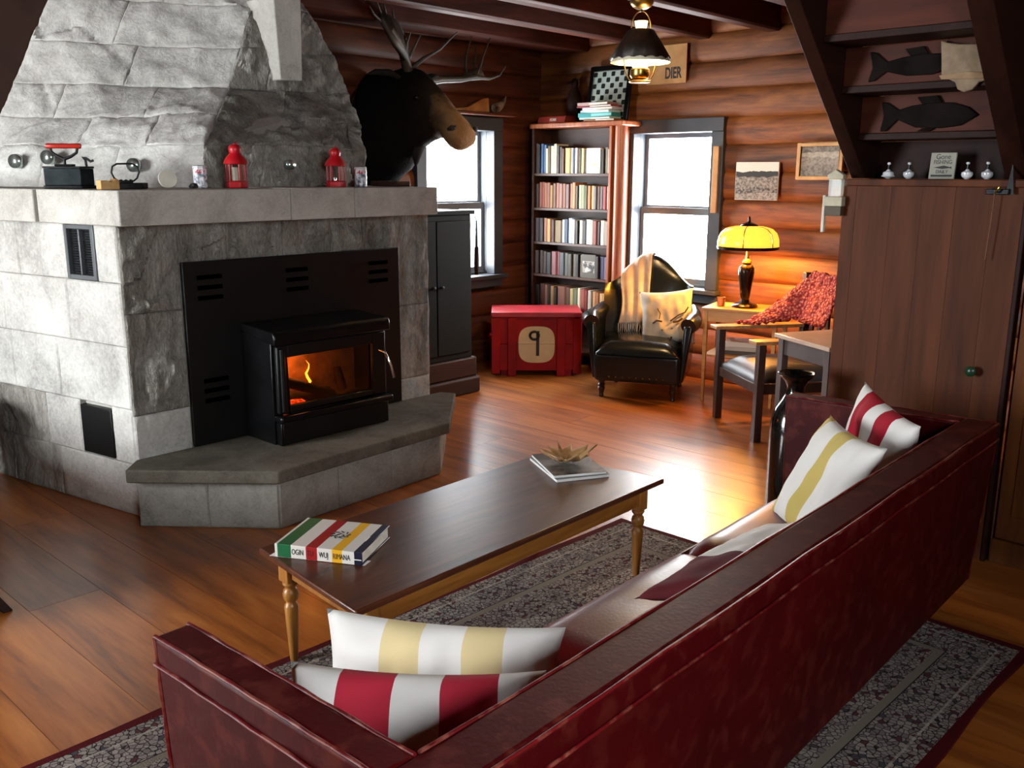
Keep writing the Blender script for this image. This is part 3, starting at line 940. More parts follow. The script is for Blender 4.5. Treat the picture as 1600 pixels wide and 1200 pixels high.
# ================================================================== CUSHIONS
def stripe_cloth(name, stops, axis='X', rough=0.85):
    t = NT(name)
    tc = t.n('ShaderNodeTexCoord')
    sp = t.n('ShaderNodeSeparateXYZ')
    t.l(tc.outputs['Object'], sp.inputs[0])
    v = t.coord('Object', (1, 1, 1), False)
    wob = t.math('MULTIPLY', t.math('SUBTRACT', t.noise(v, 5, 2), 0.5), 0.02)
    f = t.math('ADD', t.math('ADD', sp.outputs[axis], 0.5), wob)
    t.l(t.ramp(f, stops, 'CONSTANT'), t.p.inputs['Base Color'])
    t.p.inputs['Roughness'].default_value = rough
    t.p.inputs['Specular IOR Level'].default_value = 0.2
    t.bump(t.noise(v, 160, 2), 0.25, 0.002)
    return t.m
WHT = '#e4e2dd'
def stripes(name, col, cuts):
    st = [(0.0, WHT)]
    for a, b_ in cuts:
        st += [(a, col), (b_, WHT)]
    return stripe_cloth(name, st)
m_redstripe = stripes('white_red_stripe', '#b02a3c', [(0.35, 0.46), (0.555, 0.665)])
m_yelstripe = stripes('white_yellow_stripe', '#dcc998', [(0.37, 0.46), (0.555, 0.645)])
m_yelstripe2 = stripes('white_yellow_stripe_wide', '#c9b468', [(0.25, 0.34), (0.46, 0.55)])
m_redstripe2 = stripes('white_red_stripe_far', '#a01d2e', [(0.36, 0.46), (0.52, 0.60)])
def pillow(name, w, h, t_, mat, loc, x, y, label, seed=0, group=None, pinch=0.09, sag=0.0):
    """square stuffed cushion, local x along its width, y up its height, z out of its face"""
    nu, nv = 30, 26
    def side(sgn):
        def fn(u, v):
            a, b_ = u * 2 - 1, v * 2 - 1
            px = a * w / 2 * (1 - pinch * (1 - abs(b_) ** 2.0) * abs(a) ** 3)
            py = b_ * h / 2 * (1 - pinch * (1 - abs(a) ** 2.0) * abs(b_) ** 3)
            e = max(0.0, (1 - a ** 4) * (1 - b_ ** 4))
            pz = sgn * t_ / 2 * e ** 0.62
            wr_ = noise.noise(Vector((a * 2.4 + seed, b_ * 2.4, sgn * 3 + seed))) * 0.012 + noise.noise(Vector((a * 6 + seed, b_ * 2.6, sgn))) * 0.006
            pz += wr_ * min(1, e * 2)
            py -= sag * (1 - a * a) * max(0, b_)
            return (px, py, pz)
        return fn
    b = B()
    b.grid(side(1), nu, nv)
    b.grid(side(-1), nu, nv)
    o = b.build(name, mat, None, smooth=True)
    o.matrix_world = frame(loc, x, y)
    tag(o, label, 'cushion', group)
    return o
CG = 'striped cushions on the red sofa'
# near end: red/white leaning on the arm-back corner, yellow/white behind it
pillow('striped_cushion', 0.52, 0.37, 0.13, m_redstripe, (1.035, 1.235, 0.495), (0.635, -0.772, 0.0), (0.40, 0.33, 0.85), 'red and white striped cushion leaning in the near corner of the sofa', 2.0, CG)
pillow('striped_cushion', 0.56, 0.37, 0.13, m_yelstripe, (1.272, 1.412, 0.455), (0.556, -0.83, 0.0), (0.22, 0.16, 0.96), 'pale yellow and white striped cushion behind the near red striped one', 5.0, CG)
# far end
pillow('striped_cushion', 0.42, 0.42, 0.12, m_redstripe2, (3.36, 1.285, 0.60), (-0.64, -0.75, -0.16), (-0.155, -0.41, 0.90), 'red and white striped cushion tucked into the far sofa corner', 9.0, CG)
pillow('striped_cushion', 0.42, 0.44, 0.12, m_yelstripe2, (3.05, 1.33, 0.548), (-0.645, -0.764, -0.015), (0.32, -0.35, 0.88), 'pale yellow and white striped cushion at the far end of the sofa seat', 13.0, CG)
# cushion lying along the back on the middle of the seat
pillow('striped_cushion', 0.74, 0.40, 0.10, stripes('white_mauve_stripe', '#5e2026', [(0.0, 0.40), (0.84, 1.0)]), (2.38, 1.215, 0.505), (1, 0.0, 0.0), (0.0, 0.95, -0.3), 'beige and dull red cushion slumped along the sofa back', 21.0, CG)

# ================================================================== COFFEE TABLE
m_ttop = wood('table_top_wood', '#32160b', '#4c2614', '#60341e', 'x', 1.2, 0.34, 0.1, 0.15, 0.0, 0.5)
m_tapron = wood('table_apron_wood', '#6a3a10', '#8f5a20', '#a66f30', 'x', 1.2, 0.45, 0.1, 0.06, 0.0)
m_tleg = wood('table_leg_wood', '#7a4718', '#9c6628', '#b47c38', 'z', 1.5, 0.38, 0.15, 0.05, 0.0)
ct = thing('coffee_table', 'long low wooden coffee table with dark worn top and turned legs', 'table', (2.22, 2.26, RUGZ))
TQ = [(1.452, 1.957), (3.03, 1.988), (2.945, 2.585), (1.512, 2.552)]
TZ = 0.42 - RUGZ
def loc_(p):
    return (p[0] - 2.22, p[1] - 2.26)
B().prism([loc_(p) for p in TQ], TZ - 0.022, TZ).build('tabletop', m_ttop, ct, bevel=0.006, seg=3)
ins = [inset(p, 2.22, 2.26, 0.10) for p in TQ]
corner = [(1.545, 2.02), (2.935, 2.045), (2.865, 2.515), (1.585, 2.49)]
cl = [loc_(p) for p in corner]
for a, b_ in ((0, 1), (1, 2), (2, 3), (3, 0)):
    p, q = Vector(cl[a]), Vector(cl[b_])
    d = (q - p).normalized()
    nrm = Vector((-d.y, d.x)) * 0.010
    p2_, q2_ = p + d * 0.025, q - d * 0.025
    B().prism([tuple(p2_ - nrm), tuple(q2_ - nrm), tuple(q2_ + nrm), tuple(p2_ + nrm)], TZ - 0.105, TZ - 0.023).build('apron', m_tapron, ct, bevel=0.002, seg=1)
LP = [(0.012, 0.0), (0.014, 0.012), (0.0155, 0.04), (0.019, 0.10), (0.0225, 0.17), (0.024, 0.20), (0.021, 0.206), (0.017, 0.212), (0.017, 0.218), (0.024, 0.226), (0.027, 0.242), (0.024, 0.258), (0.017, 0.266), (0.020, 0.272), (0.026, 0.280), (0.0245, 0.290)]
for i, p in enumerate(cl):
    lg = B().lathe(LP, 18, (p[0], p[1], 0)).build('leg', m_tleg, ct, smooth=40)
    B().box(p[0] - .027, p[1] - .027, 0.2905, p[0] + .027, p[1] + .027, TZ - 0.0225).build('leg_block', m_tleg, lg, bevel=0.004)

# striped book with stand-in marks
def bookmat():
    t = NT('striped_book_cover')
    tc = t.n('ShaderNodeTexCoord')
    sp = t.n('ShaderNodeSeparateXYZ')
    t.l(tc.outputs['Object'], sp.inputs[0])
    f = t.math('DIVIDE', sp.outputs['X'], 0.31)
    w = '#cfcac2'
    t.l(t.ramp(f, [(0.0, w), (0.03, '#0f5a34'), (0.18, w), (0.35, '#8f1418'), (0.475, w), (0.64, '#d9a21e'), (0.75, w), (0.88, '#12142c')], 'CONSTANT'), t.p.inputs['Base Color'])
    t.p.inputs['Roughness'].default_value = 0.4
    return t.m
th = math.atan2(2.183 - 2.436, 1.656 - 1.515)
bk = thing('striped_book', 'thick hardcover book with green, red, yellow and navy stripes on coffee table', 'book', (1.512, 2.452, 0.4205), th)
mb_ = bookmat()
# local x along the spine, y away from the spine
cv = B()
cv.box(0, 0, 0.0005, 0.30, 0.235, 0.004)
cv.box(0, 0, 0.041, 0.30, 0.235, 0.0445)
cv.box(0, -0.003, 0.0005, 0.30, 0.002, 0.0445)
cv.build('cover', mb_, bk, bevel=0.0012, seg=1)
B().box(0.003, 0.003, 0.0045, 0.295, 0.228, 0.0405).build('page_block', m_cream, bk)
ink = M('black_ink', '#151515', '#151515', 5, 0.6)
inkred = M('dark_red_ink', '#4a0a0c', '#4a0a0c', 5, 0.6)
inkyel = M('dark_yellow_ink', '#6a4a0a', '#6a4a0a', 5, 0.6)
for s_, xx, mm in (('OGIN', 0.080, ink), ('TU', 0.124, inkred), ('WUJ', 0.170, ink), ('RIM', 0.214, inkyel), ('ANA', 0.243, ink)):
    text('spine_lettering', s_, 0.026, mm, bk, frame((xx, -0.0034, 0.022), (1, 0, 0), (0, 0, 1)), sx=0.62)
em = B()
for k in range(9):
    a = k * 0.7
    em.tube([(0.175 + .022 * math.cos(a), 0.115 + .022 * math.sin(a), 0.0448), (0.175 + .034 * math.cos(a + .4), 0.115 + .03 * math.sin(a + .4), 0.0448)], 0.0022, 5)
em.tube([(0.16, 0.10, 0.0448), (0.172, 0.128, 0.0448), (0.19, 0.112, 0.0448), (0.178, 0.096, 0.0448)], 0.0022, 5, True)
em.build('emblem', ink, bk)
B().box(0.272, 0.085, 0.0446, 0.276, 0.125, 0.0449).build('cover_mark', m_cream, bk)
B().box(0.272, -0.0034, 0.017, 0.298, -0.003, 0.020).build('spine_mark', m_cream, bk)
sl = tag(B().prism([(1.500, 2.470), (1.662, 2.185), (1.70, 2.20), (1.54, 2.485)], 0.4202, 0.4204).build('white_sheet', m_white), 'white paper sheet showing beneath the striped book', 'paper')

# magazines and maple-leaf dish
m_mag = M('magazine_cover', '#3c3a38', '#8b8884', 9, 0.25, 0, 0, None, (1, 1, 1), 0.4)
mg1 = thing('magazine', 'white edged thick magazine at the bottom of the coffee table pile', 'magazine', (2.862, 2.352, 0.4205), math.radians(-28), 'magazines on the coffee table')
B().box(-0.115, -0.155, 0, 0.115, 0.155, 0.012).build('pages', m_white, mg1, bevel=0.001, seg=1)
B().box(-0.116, -0.156, 0.012, 0.116, 0.156, 0.0132).build('cover', m_mag, mg1)
mg2 = thing('magazine', 'glossy grey magazine on top of pile under the leaf dish', 'magazine', (2.865, 2.358, 0.4338), math.radians(-31), 'magazines on the coffee table')
B().box(-0.112, -0.150, 0, 0.112, 0.150, 0.010).build('pages', m_white, mg2, bevel=0.001, seg=1)
B().box(-0.113, -0.151, 0.010, 0.113, 0.151, 0.0112).build('cover', m_mag, mg2)
half = [(0.0, -1.0), (0.06, -0.62), (0.42, -0.72), (0.36, -0.50), (0.86, -0.30), (0.74, -0.16), (0.98, 0.22), (0.70, 0.20), (0.62, 0.40), (0.38, 0.16), (0.46, 0.66), (0.26, 0.58), (0.0, 1.0)]
outl = half + [(-x_, y_) for x_, y_ in half[-2:0:-1]]
lf = B()
vs_, fs_ = [(0, 0, 0.002)], []
n = len(outl)
for k, rr in enumerate((0.45, 0.75, 1.0)):
    for (x_, y_) in outl:
        d = math.hypot(x_, y_) * rr
        vs_.append((x_ * rr * 0.125, y_ * rr * 0.125, 0.002 + 0.055 * d * d + 0.006 * math.sin(9 * math.atan2(y_, x_))))
for i in range(n):
    fs_.append((0, 1 + i, 1 + (i + 1) % n))
    for k in range(2):
        a, b_ = 1 + k * n, 1 + (k + 1) * n
        fs_.append((a + i, b_ + i, b_ + (i + 1) % n, a + (i + 1) % n))
lf.add(vs_, fs_)
lo_ = lf.build('leaf_dish', M('leaf_dish_tan', '#8a5a30', '#c09a68', 14, 0.55, 0, 0.3, 40), None, smooth=60, solid=0.005)
lo_.location = (2.862, 2.362, 0.4560)
lo_.rotation_euler = (0, 0, math.radians(150))
tag(lo_, 'tan maple-leaf shaped dish sitting on the magazines', 'dish')

# ================================================================== THINGS ON THE MANTEL
MZ = ZM1 + 0.001
# antique charcoal iron
ir = thing('charcoal_iron', 'antique black box iron with red wooden handle on the mantel', 'iron', (1.845, 4.60, MZ), math.radians(-40))
B().prism([(-0.10, -0.055), (0.07, -0.055), (0.125, 0.0), (0.07, 0.055), (-0.10, 0.055)], 0.0, 0.014).build('sole_plate', m_iron, ir, bevel=0.003)
B().prism([(-0.095, -0.05), (0.068, -0.05), (0.115, 0.0), (0.068, 0.05), (-0.095, 0.05)], 0.0142, 0.092).build('box_body', M('iron_body', '#1b2224', '#2c3436', 20, 0.4, 0.6), ir, bevel=0.003)
B().prism([(-0.098, -0.053), (0.07, -0.053), (0.118, 0.0), (0.07, 0.053), (-0.098, 0.053)], 0.0925, 0.102).build('lid', m_iron, ir, bevel=0.002)
B().box(-0.055, -0.02, 0.1022, 0.03, 0.02, 0.112).build('handle_base', m_iron, ir, bevel=0.004)
yk = B().tube([(-0.012, 0, 0.112), (-0.012, 0, 0.135), (-0.04, 0, 0.148), (-0.066, 0, 0.165), (-0.072, 0, 0.19)], 0.007, 8)
yk.tube([(-0.012, 0, 0.135), (0.02, 0, 0.148), (0.045, 0, 0.165), (0.051, 0, 0.19)], 0.007, 8)
yk.build('handle_yoke', m_iron, ir, smooth=50)
B(frame((-0.0105, 0, 0.195), (0, 1, 0), (0, 0, 1))).lathe([(0.010, -0.078), (0.013, -0.072), (0.0115, -0.03), (0.013, 0), (0.0115, 0.03), (0.013, 0.072), (0.010, 0.078)], 14).build('handle', M('red_handle', '#8e1a10', '#b02818', 8, 0.35), ir, smooth=40)
B().tube([(0.085, 0, 0.102), (0.082, 0, 0.13), (0.07, 0, 0.145), (0.085, 0, 0.140), (0.105, 0.0, 0.125), (0.118, 0, 0.13)], 0.006, 7).build('latch', m_iron, ir, smooth=50)
# tan carved wooden block
o = B(frame((1.868, 4.245, MZ), (1, 0, 0), (0, 0, 1))).prism([(-0.04, 0), (0.045, 0), (0.045, 0.042), (0.03, 0.047), (0.018, 0.036), (0.005, 0.032), (-0.008, 0.040), (-0.022, 0.036), (-0.04, 0.040)], -0.025, 0.025).build('carved_block', M('pale_wood', '#b98a52', '#d8ae74', 20, 0.6), bevel=0.002)
tag(o, 'small pale carved wooden block between the two irons', 'block')
# low iron with open wire handle
tv = thing('flat_iron', 'low black flat iron with a tall open wire handle', 'iron', (1.985, 4.31, MZ), math.radians(-8))
B().prism([(-0.085, -0.04), (0.06, -0.04), (0.10, 0.0), (0.06, 0.04), (-0.085, 0.04)], 0, 0.028).build('base', m_iron, tv, bevel=0.004)
wire = [(0.0, 0, 0.040), (-0.012, 0, 0.034), (-0.02, 0, 0.040), (-0.035, 0, 0.036), (-0.052, 0, 0.05), (-0.062, 0, 0.075), (-0.055, 0, 0.102), (-0.035, 0, 0.113), (0.0, 0, 0.114), (0.035, 0, 0.113), (0.055, 0, 0.102), (0.062, 0, 0.075), (0.052, 0, 0.05), (0.035, 0, 0.036), (0.02, 0, 0.040), (0.012, 0, 0.034)]
B().tube(wire, 0.0042, 7, True).build('wire_handle', m_iron, tv, smooth=60)
B().box(-0.03, -0.012, 0.0282, 0.03, 0.012, 0.037).build('handle_base', m_iron, tv, bevel=0.003)
# pale round disc leaning on the stone
o = B(frame((2.25, 4.43, MZ + 0.0445), (0.97, -0.22, 0), (0, 0.25, 0.97))).lathe([(0.0, -0.008), (0.044, -0.008), (0.046, 0.0), (0.044, 0.008), (0.0, 0.008)], 28).build('round_disc', M('disc_cream', '#bdb8a8', '#d4cfc0', 12, 0.7), smooth=40)
tag(o, 'pale cream round disc leaning against the chimney stone', 'disc')
o = B().lathe([(0.0, 0), (0.016, 0.002), (0.02, 0.012), (0.014, 0.024), (0.0, 0.028)], 10, (2.262, 4.20, MZ), 1, 1, lambda a, r, z: 1 + .25 * math.sin(3 * a + z * 90)).build('iron_nugget', m_iron, smooth=50)
tag(o, 'tiny black iron lump beside the printed can', 'ornament')
# printed cans
def canmat():
    t = NT('printed_can')
    tc = t.n('ShaderNodeTexCoord')
    sp = t.n('ShaderNodeSeparateXYZ')
    t.l(tc.outputs['Object'], sp.inputs[0])
    v = t.coord('Object', (1, 1, 1), False)
    n = t.noise(v, 45, 4)
    scene_ = t.ramp(n, [(0.42, '#5a6272'), (0.52, '#c4c6d0'), (0.6, '#e6e4e6')])
    red_ = t.ramp(t.noise(v, 60, 3), [(0.42, '#b01238'), (0.5, '#e8dfe2')])
    c = t.mix(t.math('GREATER_THAN', sp.outputs['Z'], 0.072), scene_, red_)
    c = t.mix(t.math('GREATER_THAN', sp.outputs['Z'], 0.098), c, '#cfcfd4')
    t.l(c, t.p.inputs['Base Color'])
    t.p.inputs['Roughness'].default_value = 0.35
    return t.m
m_can = canmat()
def can(x, y, lab, n):
    t = thing('printed_can', lab, 'can', (x, y, MZ), 0, 'printed cans on the mantel')
    B().lathe([(0.030, 0), (0.034, 0.004), (0.034, 0.102), (0.031, 0.108)], n).build('body', m_can, t, smooth=40)
    B().lathe([(0.031, 0.1082), (0.032, 0.1105), (0.028, 0.1105), (0.027, 0.1085)], n, ring=True).build('rim', m_chrome, t, smooth=40)
can(2.352, 4.30, 'white and red printed can left of the red lantern nearest the iron', 8)
can(3.24, 4.175, 'white and red printed can at the right end of the mantel', 20)
# red lanterns
m_lred = M('lantern_red', '#9c0a16', '#b8101c', 6, 0.4)
def lantern(x, y, lab, candle, sc=1.0):
    t = thing('red_lantern', lab, 'lantern', (x, y, MZ), math.radians(20), 'red lanterns on the mantel')
    t.scale = (sc, sc, sc)
    B().lathe([(0.052, 0), (0.056, 0.004), (0.056, 0.030), (0.048, 0.036)], 6).build('base', m_lred, t, bevel=0.002)
    for k in range(6):
        a = PI / 3 * k
        B().tube([(0.047 * math.cos(a), 0.047 * math.sin(a), 0.036), (0.047 * math.cos(a), 0.047 * math.sin(a), 0.118)], 0.0045, 6).build('post', m_lred, t, smooth=50)
        c0, c1 = (0.046 * math.cos(a), 0.046 * math.sin(a)), (0.046 * math.cos(a + PI / 3), 0.046 * math.sin(a + PI / 3))
        B().add([(c0[0] * .96, c0[1] * .96, .037), (c1[0] * .96, c1[1] * .96, .037), (c1[0] * .96, c1[1] * .96, .117), (c0[0] * .96, c0[1] * .96, .117)], [(0, 1, 2, 3)]).build('pane', m_lglass, t)
    B().lathe([(0.056, 0.117), (0.060, 0.121), (0.056, 0.134), (0.045, 0.152), (0.032, 0.165), (0.027, 0.172), (0.030, 0.18), (0.032, 0.192), (0.028, 0.205), (0.016, 0.214), (0.0, 0.217)], 24).build('cap', m_lred, t, smooth=40)
    B().tube([(0.0, 0, 0.2165), (0.012, 0.004, 0.226), (0.024, 0.008, 0.222), (0.030, 0.01, 0.205)], 0.0035, 6).build('hanger', m_lred, t, smooth=60)
    if candle:
        B().lathe([(0.021, 0.0365), (0.0215, 0.10), (0.018, 0.103), (0, 0.101)], 16).build('candle', m_cream, t, smooth=40)
    else:
        B().lathe([(0.019, 0.0365), (0.019, 0.052), (0, 0.053)], 16).build('tealight', m_chrome, t, smooth=40)
m_lglass = glass('lantern_glass', (0.95, 0.93, 0.9), 0.12, 0.1)
lantern(2.528, 4.26, 'red metal candle lantern with a cream candle on the mantel', True, 0.99)
lantern(3.085, 4.19, 'red metal lantern with an empty glass body on the mantel', False, 0.95)
# dark low wooden tray at the far right of the mantel
o = B().prism([(3.535, 4.22), (3.635, 4.22), (3.665, 4.50), (3.565, 4.50)], MZ, MZ + 0.03).build('wooden_tray', m_stair, bevel=0.004)
tag(o, 'low dark wooden tray at the right end of the mantel', 'tray')

# ================================================================== MOOSE HEAD
mo = thing('moose_head', 'mounted dark brown moose head with antlers on the log wall', 'trophy', (4.50, 5.60, 1.50))
def fur(name, a, b_, c):
    t = NT(name)
    tc = t.n('ShaderNodeTexCoord')
    v = t.coord('Object', (1, 1, 1), False)
    sp = t.n('ShaderNodeSeparateXYZ')
    t.l(tc.outputs['Object'], sp.inputs[0])
    f = t.math('ADD', t.math('MULTIPLY', sp.outputs['Y'], -1.0), t.math('MULTIPLY', t.math('SUBTRACT', t.noise(v, 14, 5), 0.5), 0.25))
    t.l(t.ramp(f, [(0.45, a), (0.66, b_), (0.86, c)]), t.p.inputs['Base Color'])
    t.p.inputs['Roughness'].default_value = 0.9
    t.p.inputs['Specular IOR Level'].default_value = 0.15
    t.bump(t.noise(t.coord('Object', (1, 1, 0.3), False), 70, 4), 0.7, 0.012)
    return t.m
m_fur = fur('moose_fur', '#0c0806', '#24180e', '#7a5c3e')
MOx, MOy, MOz = 4.53, 5.60, 1.47
dirx = 0.05
tb = [(0.0, 2.31, 1.45, .25), (0.14, 2.29, 1.50, .245), (0.28, 2.32, 1.60, .215), (0.38, 2.325, 1.68, .18), (0.46, 2.305, 1.745, .155), (0.54, 2.265, 1.79, .14), (0.61, 2.21, 1.815, .122), (0.68, 2.15, 1.82, .112), (0.74, 2.09, 1.81, .110), (0.79, 2.04, 1.785, .115), (0.84, 2.00, 1.755, .124), (0.88, 1.965, 1.745, .124), (0.915, 1.925, 1.76, .112), (0.94, 1.88, 1.785, .085), (0.95, 1.85, 1.81, .045)]
secs = [(a_, (t_ + b2) / 2, (t_ - b2) / 2, w2, 0) for a_, t_, b2, w2 in tb]
def moose_fn(u, v):
    i = u * (len(secs) - 1)
    k = min(int(i), len(secs) - 2)
    t = i - k
    # smooth interpolation
    s_, zc_, hh, hw, _ = [secs[k][j] + (secs[k + 1][j] - secs[k][j]) * t for j in range(5)]
    a = 2 * PI * v
    ca, sa = math.cos(a), math.sin(a)
    ww = hw * (1 - 0.18 * max(0, sa))
    jaw = 1.0
    if 0.62 < s_ < 0.82 and sa < 0:
        jaw = 1 - 0.10 * math.sin((s_ - 0.62) / 0.2 * PI)
    n_ = 1 + 0.05 * noise.noise(Vector((s_ * 9, ca * 2, sa * 2)))
    p = Vector((dirx * s_ + ww * ca * n_, -s_ * 0.98, zc_ - MOz + hh * sa * n_ * jaw))
    # head droops forward: sections lean
    return (p.x, p.y + 0.0, p.z)
bmz = B().grid(moose_fn, 48, 28)
bmz.f.append(tuple(j * 49 for j in range(28)))
bmz.f.append(tuple(j * 49 + 48 for j in range(28)))
head = bmz.build('head', m_fur, mo, smooth=True)
m_dark = M('moose_dark_fur', '#0a0705', '#1a110a', 20, 0.9, 0, 0.5, 80)
def lp(x, y, z):
    return (x - MOx, y - MOy, z - MOz)
B().tube([lp(4.55, 5.14, 1.88), lp(4.55, 5.15, 1.78), lp(4.55, 5.17, 1.71), lp(4.55, 5.18, 1.65)], [.06, .05, .035, .012], 10).build('dewlap', m_dark, mo, smooth=True)
for sgn in (-1, 1):
    B().tube([lp(4.55 + sgn * .12, 5.20, 2.24), lp(4.55 + sgn * .20, 5.22, 2.27), lp(4.55 + sgn * .29, 5.25, 2.27), lp(4.55 + sgn * .35, 5.27, 2.25)], [.03, .055, .045, .008], 8, False, 0.45).build('ear', m_dark, mo, smooth=True)
    B().lathe([(0.0, -0.018), (0.014, -0.01), (0.018, 0), (0.014, 0.01), (0, 0.018)], 10, lp(4.555 + sgn * .120, 5.03, 2.10)).build('eye', m_blackg, mo, smooth=True)
    B().tube([lp(4.575 + sgn * .088, 4.69, 1.895), lp(4.575 + sgn * .112, 4.71, 1.89), lp(4.575 + sgn * .120, 4.74, 1.88)], [.012, .02, .01], 8).build('nostril', m_dark, mo, smooth=True)
m_antler = M('antler_bone', '#1e1610', '#463828', 12, 0.55, 0, 0.3, 40)
def antler(paths, palm):
    b = B()
    for pts_, r0, r1 in paths:
        n_ = len(pts_)
        b.tube([lp(*p) for p in pts_], [r0 + (r1 - r0) * i / (n_ - 1) for i in range(n_)], 8)
    a = b.build('antler', m_antler, mo, smooth=60)
    # webbed palm of the antler
    pv = [lp(*p) for p in palm]
    B().add(pv, [tuple(range(len(pv)))]).build('palm', m_antler, a, smooth=60, solid=0.03)
antler([([(4.55, 5.20, 2.24), (4.50, 5.20, 2.33), (4.44, 5.16, 2.40), (4.36, 5.12, 2.46), (4.27, 5.10, 2.53)], .042, .028),
        ([(4.30, 5.10, 2.50), (4.20, 5.08, 2.56), (4.10, 5.05, 2.60), (4.05, 5.03, 2.645)], .018, .004),
        ([(4.31, 5.11, 2.50), (4.235, 5.12, 2.58), (4.17, 5.07, 2.63), (4.13, 5.05, 2.68)], .016, .004),
        ([(4.33, 5.11, 2.50), (4.28, 5.13, 2.58), (4.23, 5.09, 2.64), (4.20, 5.07, 2.69)], .016, .004),
        ([(4.36, 5.11, 2.48), (4.34, 5.13, 2.56), (4.31, 5.10, 2.61), (4.29, 5.09, 2.66)], .015, .004),
        ([(4.44, 5.14, 2.41), (4.44, 5.12, 2.47), (4.455, 5.10, 2.53)], .014, .004),
        ([(4.49, 5.17, 2.36), (4.51, 5.14, 2.43), (4.55, 5.10, 2.53)], .014, .004),
        ([(4.53, 5.20, 2.30), (4.58, 5.12, 2.37), (4.68, 5.05, 2.44), (4.80, 5.0, 2.56)], .02, .004)],
       [(4.52, 5.20, 2.33), (4.42, 5.13, 2.36), (4.30, 5.09, 2.43), (4.18, 5.06, 2.55), (4.17, 5.07, 2.61), (4.24, 5.09, 2.62), (4.32, 5.11, 2.60), (4.38, 5.12, 2.55), (4.46, 5.15, 2.46)])
antler([([(4.72, 5.20, 2.24), (4.84, 5.20, 2.26), (5.0, 5.18, 2.27), (5.16, 5.16, 2.30)], .032, .02),
        ([(5.14, 5.16, 2.295), (5.26, 5.14, 2.29), (5.36, 5.13, 2.32), (5.43, 5.13, 2.39)], .018, .004),
        ([(5.14, 5.16, 2.30), (5.20, 5.17, 2.39), (5.25, 5.18, 2.48), (5.33, 5.19, 2.60)], .016, .004),
        ([(5.13, 5.16, 2.30), (5.16, 5.19, 2.40), (5.19, 5.21, 2.47), (5.20, 5.22, 2.53)], .014, .004),
        ([(5.06, 5.17, 2.285), (5.07, 5.2, 2.37), (5.10, 5.22, 2.46), (5.17, 5.23, 2.59)], .014, .004)],
       [(5.0, 5.18, 2.26), (5.10, 5.165, 2.27), (5.22, 5.15, 2.285), (5.19, 5.17, 2.37), (5.12, 5.19, 2.35), (5.05, 5.19, 2.32)])
B().lathe([(0.27, 0), (0.28, 0.012), (0.27, 0.028), (0.0, 0.03)], 32, (0, 0, 0), 1.0, 1.35).build('wall_plaque', m_stair, mo, smooth=40)
mo.children[-1].matrix_local = frame((0.0, 0.03, 0.40), (1, 0, 0), (0, 0, 1))

# ================================================================== DARK CABINET AND THINGS ROUND THE FAR WINDOW
m_cab = M('cabinet_black', '#050505', '#0a0908', 6, 0.7, spec=0.15)
cb = thing('dark_cabinet', 'tall black cabinet on a stepped plinth beside the fireplace', 'cabinet', (4.46, 5.17, 0))
B().box(-0.36, -0.25, 0.275, 0.355, 0.33, 1.33).build('body', m_cab, cb, bevel=0.006)
B().box(-0.38, -0.27, 1.3305, 0.375, 0.34, 1.36).build('top_board', m_cab, cb, bevel=0.006)
B().box(-0.38, -0.275, 0.13, 0.385, 0.34, 0.2745).build('plinth', m_stair, cb, bevel=0.012)
B().box(-0.40, -0.295, 0.0, 0.405, 0.34, 0.1295).build('plinth', m_stair, cb, bevel=0.02, seg=3)
for xx in (-0.17, 0.17):
    d_ = B().box(xx - 0.165, -0.262, 0.32, xx + 0.165, -0.251, 1.29).build('door', m_cab, cb, bevel=0.004)
    B().lathe([(0.012, 0), (0.008, 0.008), (0.014, 0.02), (0.0, 0.026)], 12).build('knob', m_iron, d_, smooth=40)
    d_.children[0].matrix_local = frame((xx + (0.13 if xx < 0 else -0.13), -0.262, 0.82), (1, 0, 0), (0, 0, 1))
bl_ = thing('hearth_bellows', 'dark slender bellows hanging beside the far window', 'bellows', (4.90, 4.95, 0.88), math.radians(40))
B().prism([(-0.015, 0.0), (0.03, 0.01), (0.045, 0.06), (0.04, 0.12), (0.012, 0.21), (-0.012, 0.21), (-0.04, 0.12), (-0.045, 0.06)], -0.015, 0.015, 'xz').build('body', m_stair, bl_, bevel=0.006)
B().tube([(0, 0, 0.21), (0, 0, 0.30), (0, 0, 0.40)], [0.011, 0.008, 0.006], 8).build('nozzle', m_black, bl_, smooth=50)
B().tube([(0, 0, 0.40), (0.0, 0.01, 0.43), (-0.03, 0.03, 0.44)], 0.003, 5).build('hook', m_iron, bl_, smooth=50)
# header shelf over the far window, with a horn and a wooden paddle on it
o = B().box(4.95, 5.50, 2.085, 5.92, 5.60, 2.105).build('window_shelf', m_logx, bevel=0.004)
tag(o, 'narrow wooden ledge above the far window', 'shelf')
o = B().add([], []).prism([(4.98, 2.112), (5.28, 2.128), (5.40, 2.142), (5.56, 2.215), (5.63, 2.225), (5.64, 2.112), (5.52, 2.108)], 5.535, 5.560, 'xz').build('wooden_paddle', M('paddle_wood', '#7a4a1e', '#b07a3a', 10, 0.5), bevel=0.005)
tag(o, 'tan wooden paddle lying on the ledge above the far window', 'paddle')
o = B().tube([(5.71, 5.55, 2.146), (5.745, 5.55, 2.156), (5.79, 5.55, 2.178), (5.83, 5.55, 2.215), (5.85, 5.55, 2.25)], [.036, .040, .03, .016, .004], 10).build('animal_horn', M('horn', '#3a2414', '#b8a48c', 14, 0.4), smooth=60)
tag(o, 'small curved horn at the end of the window ledge', 'horn')
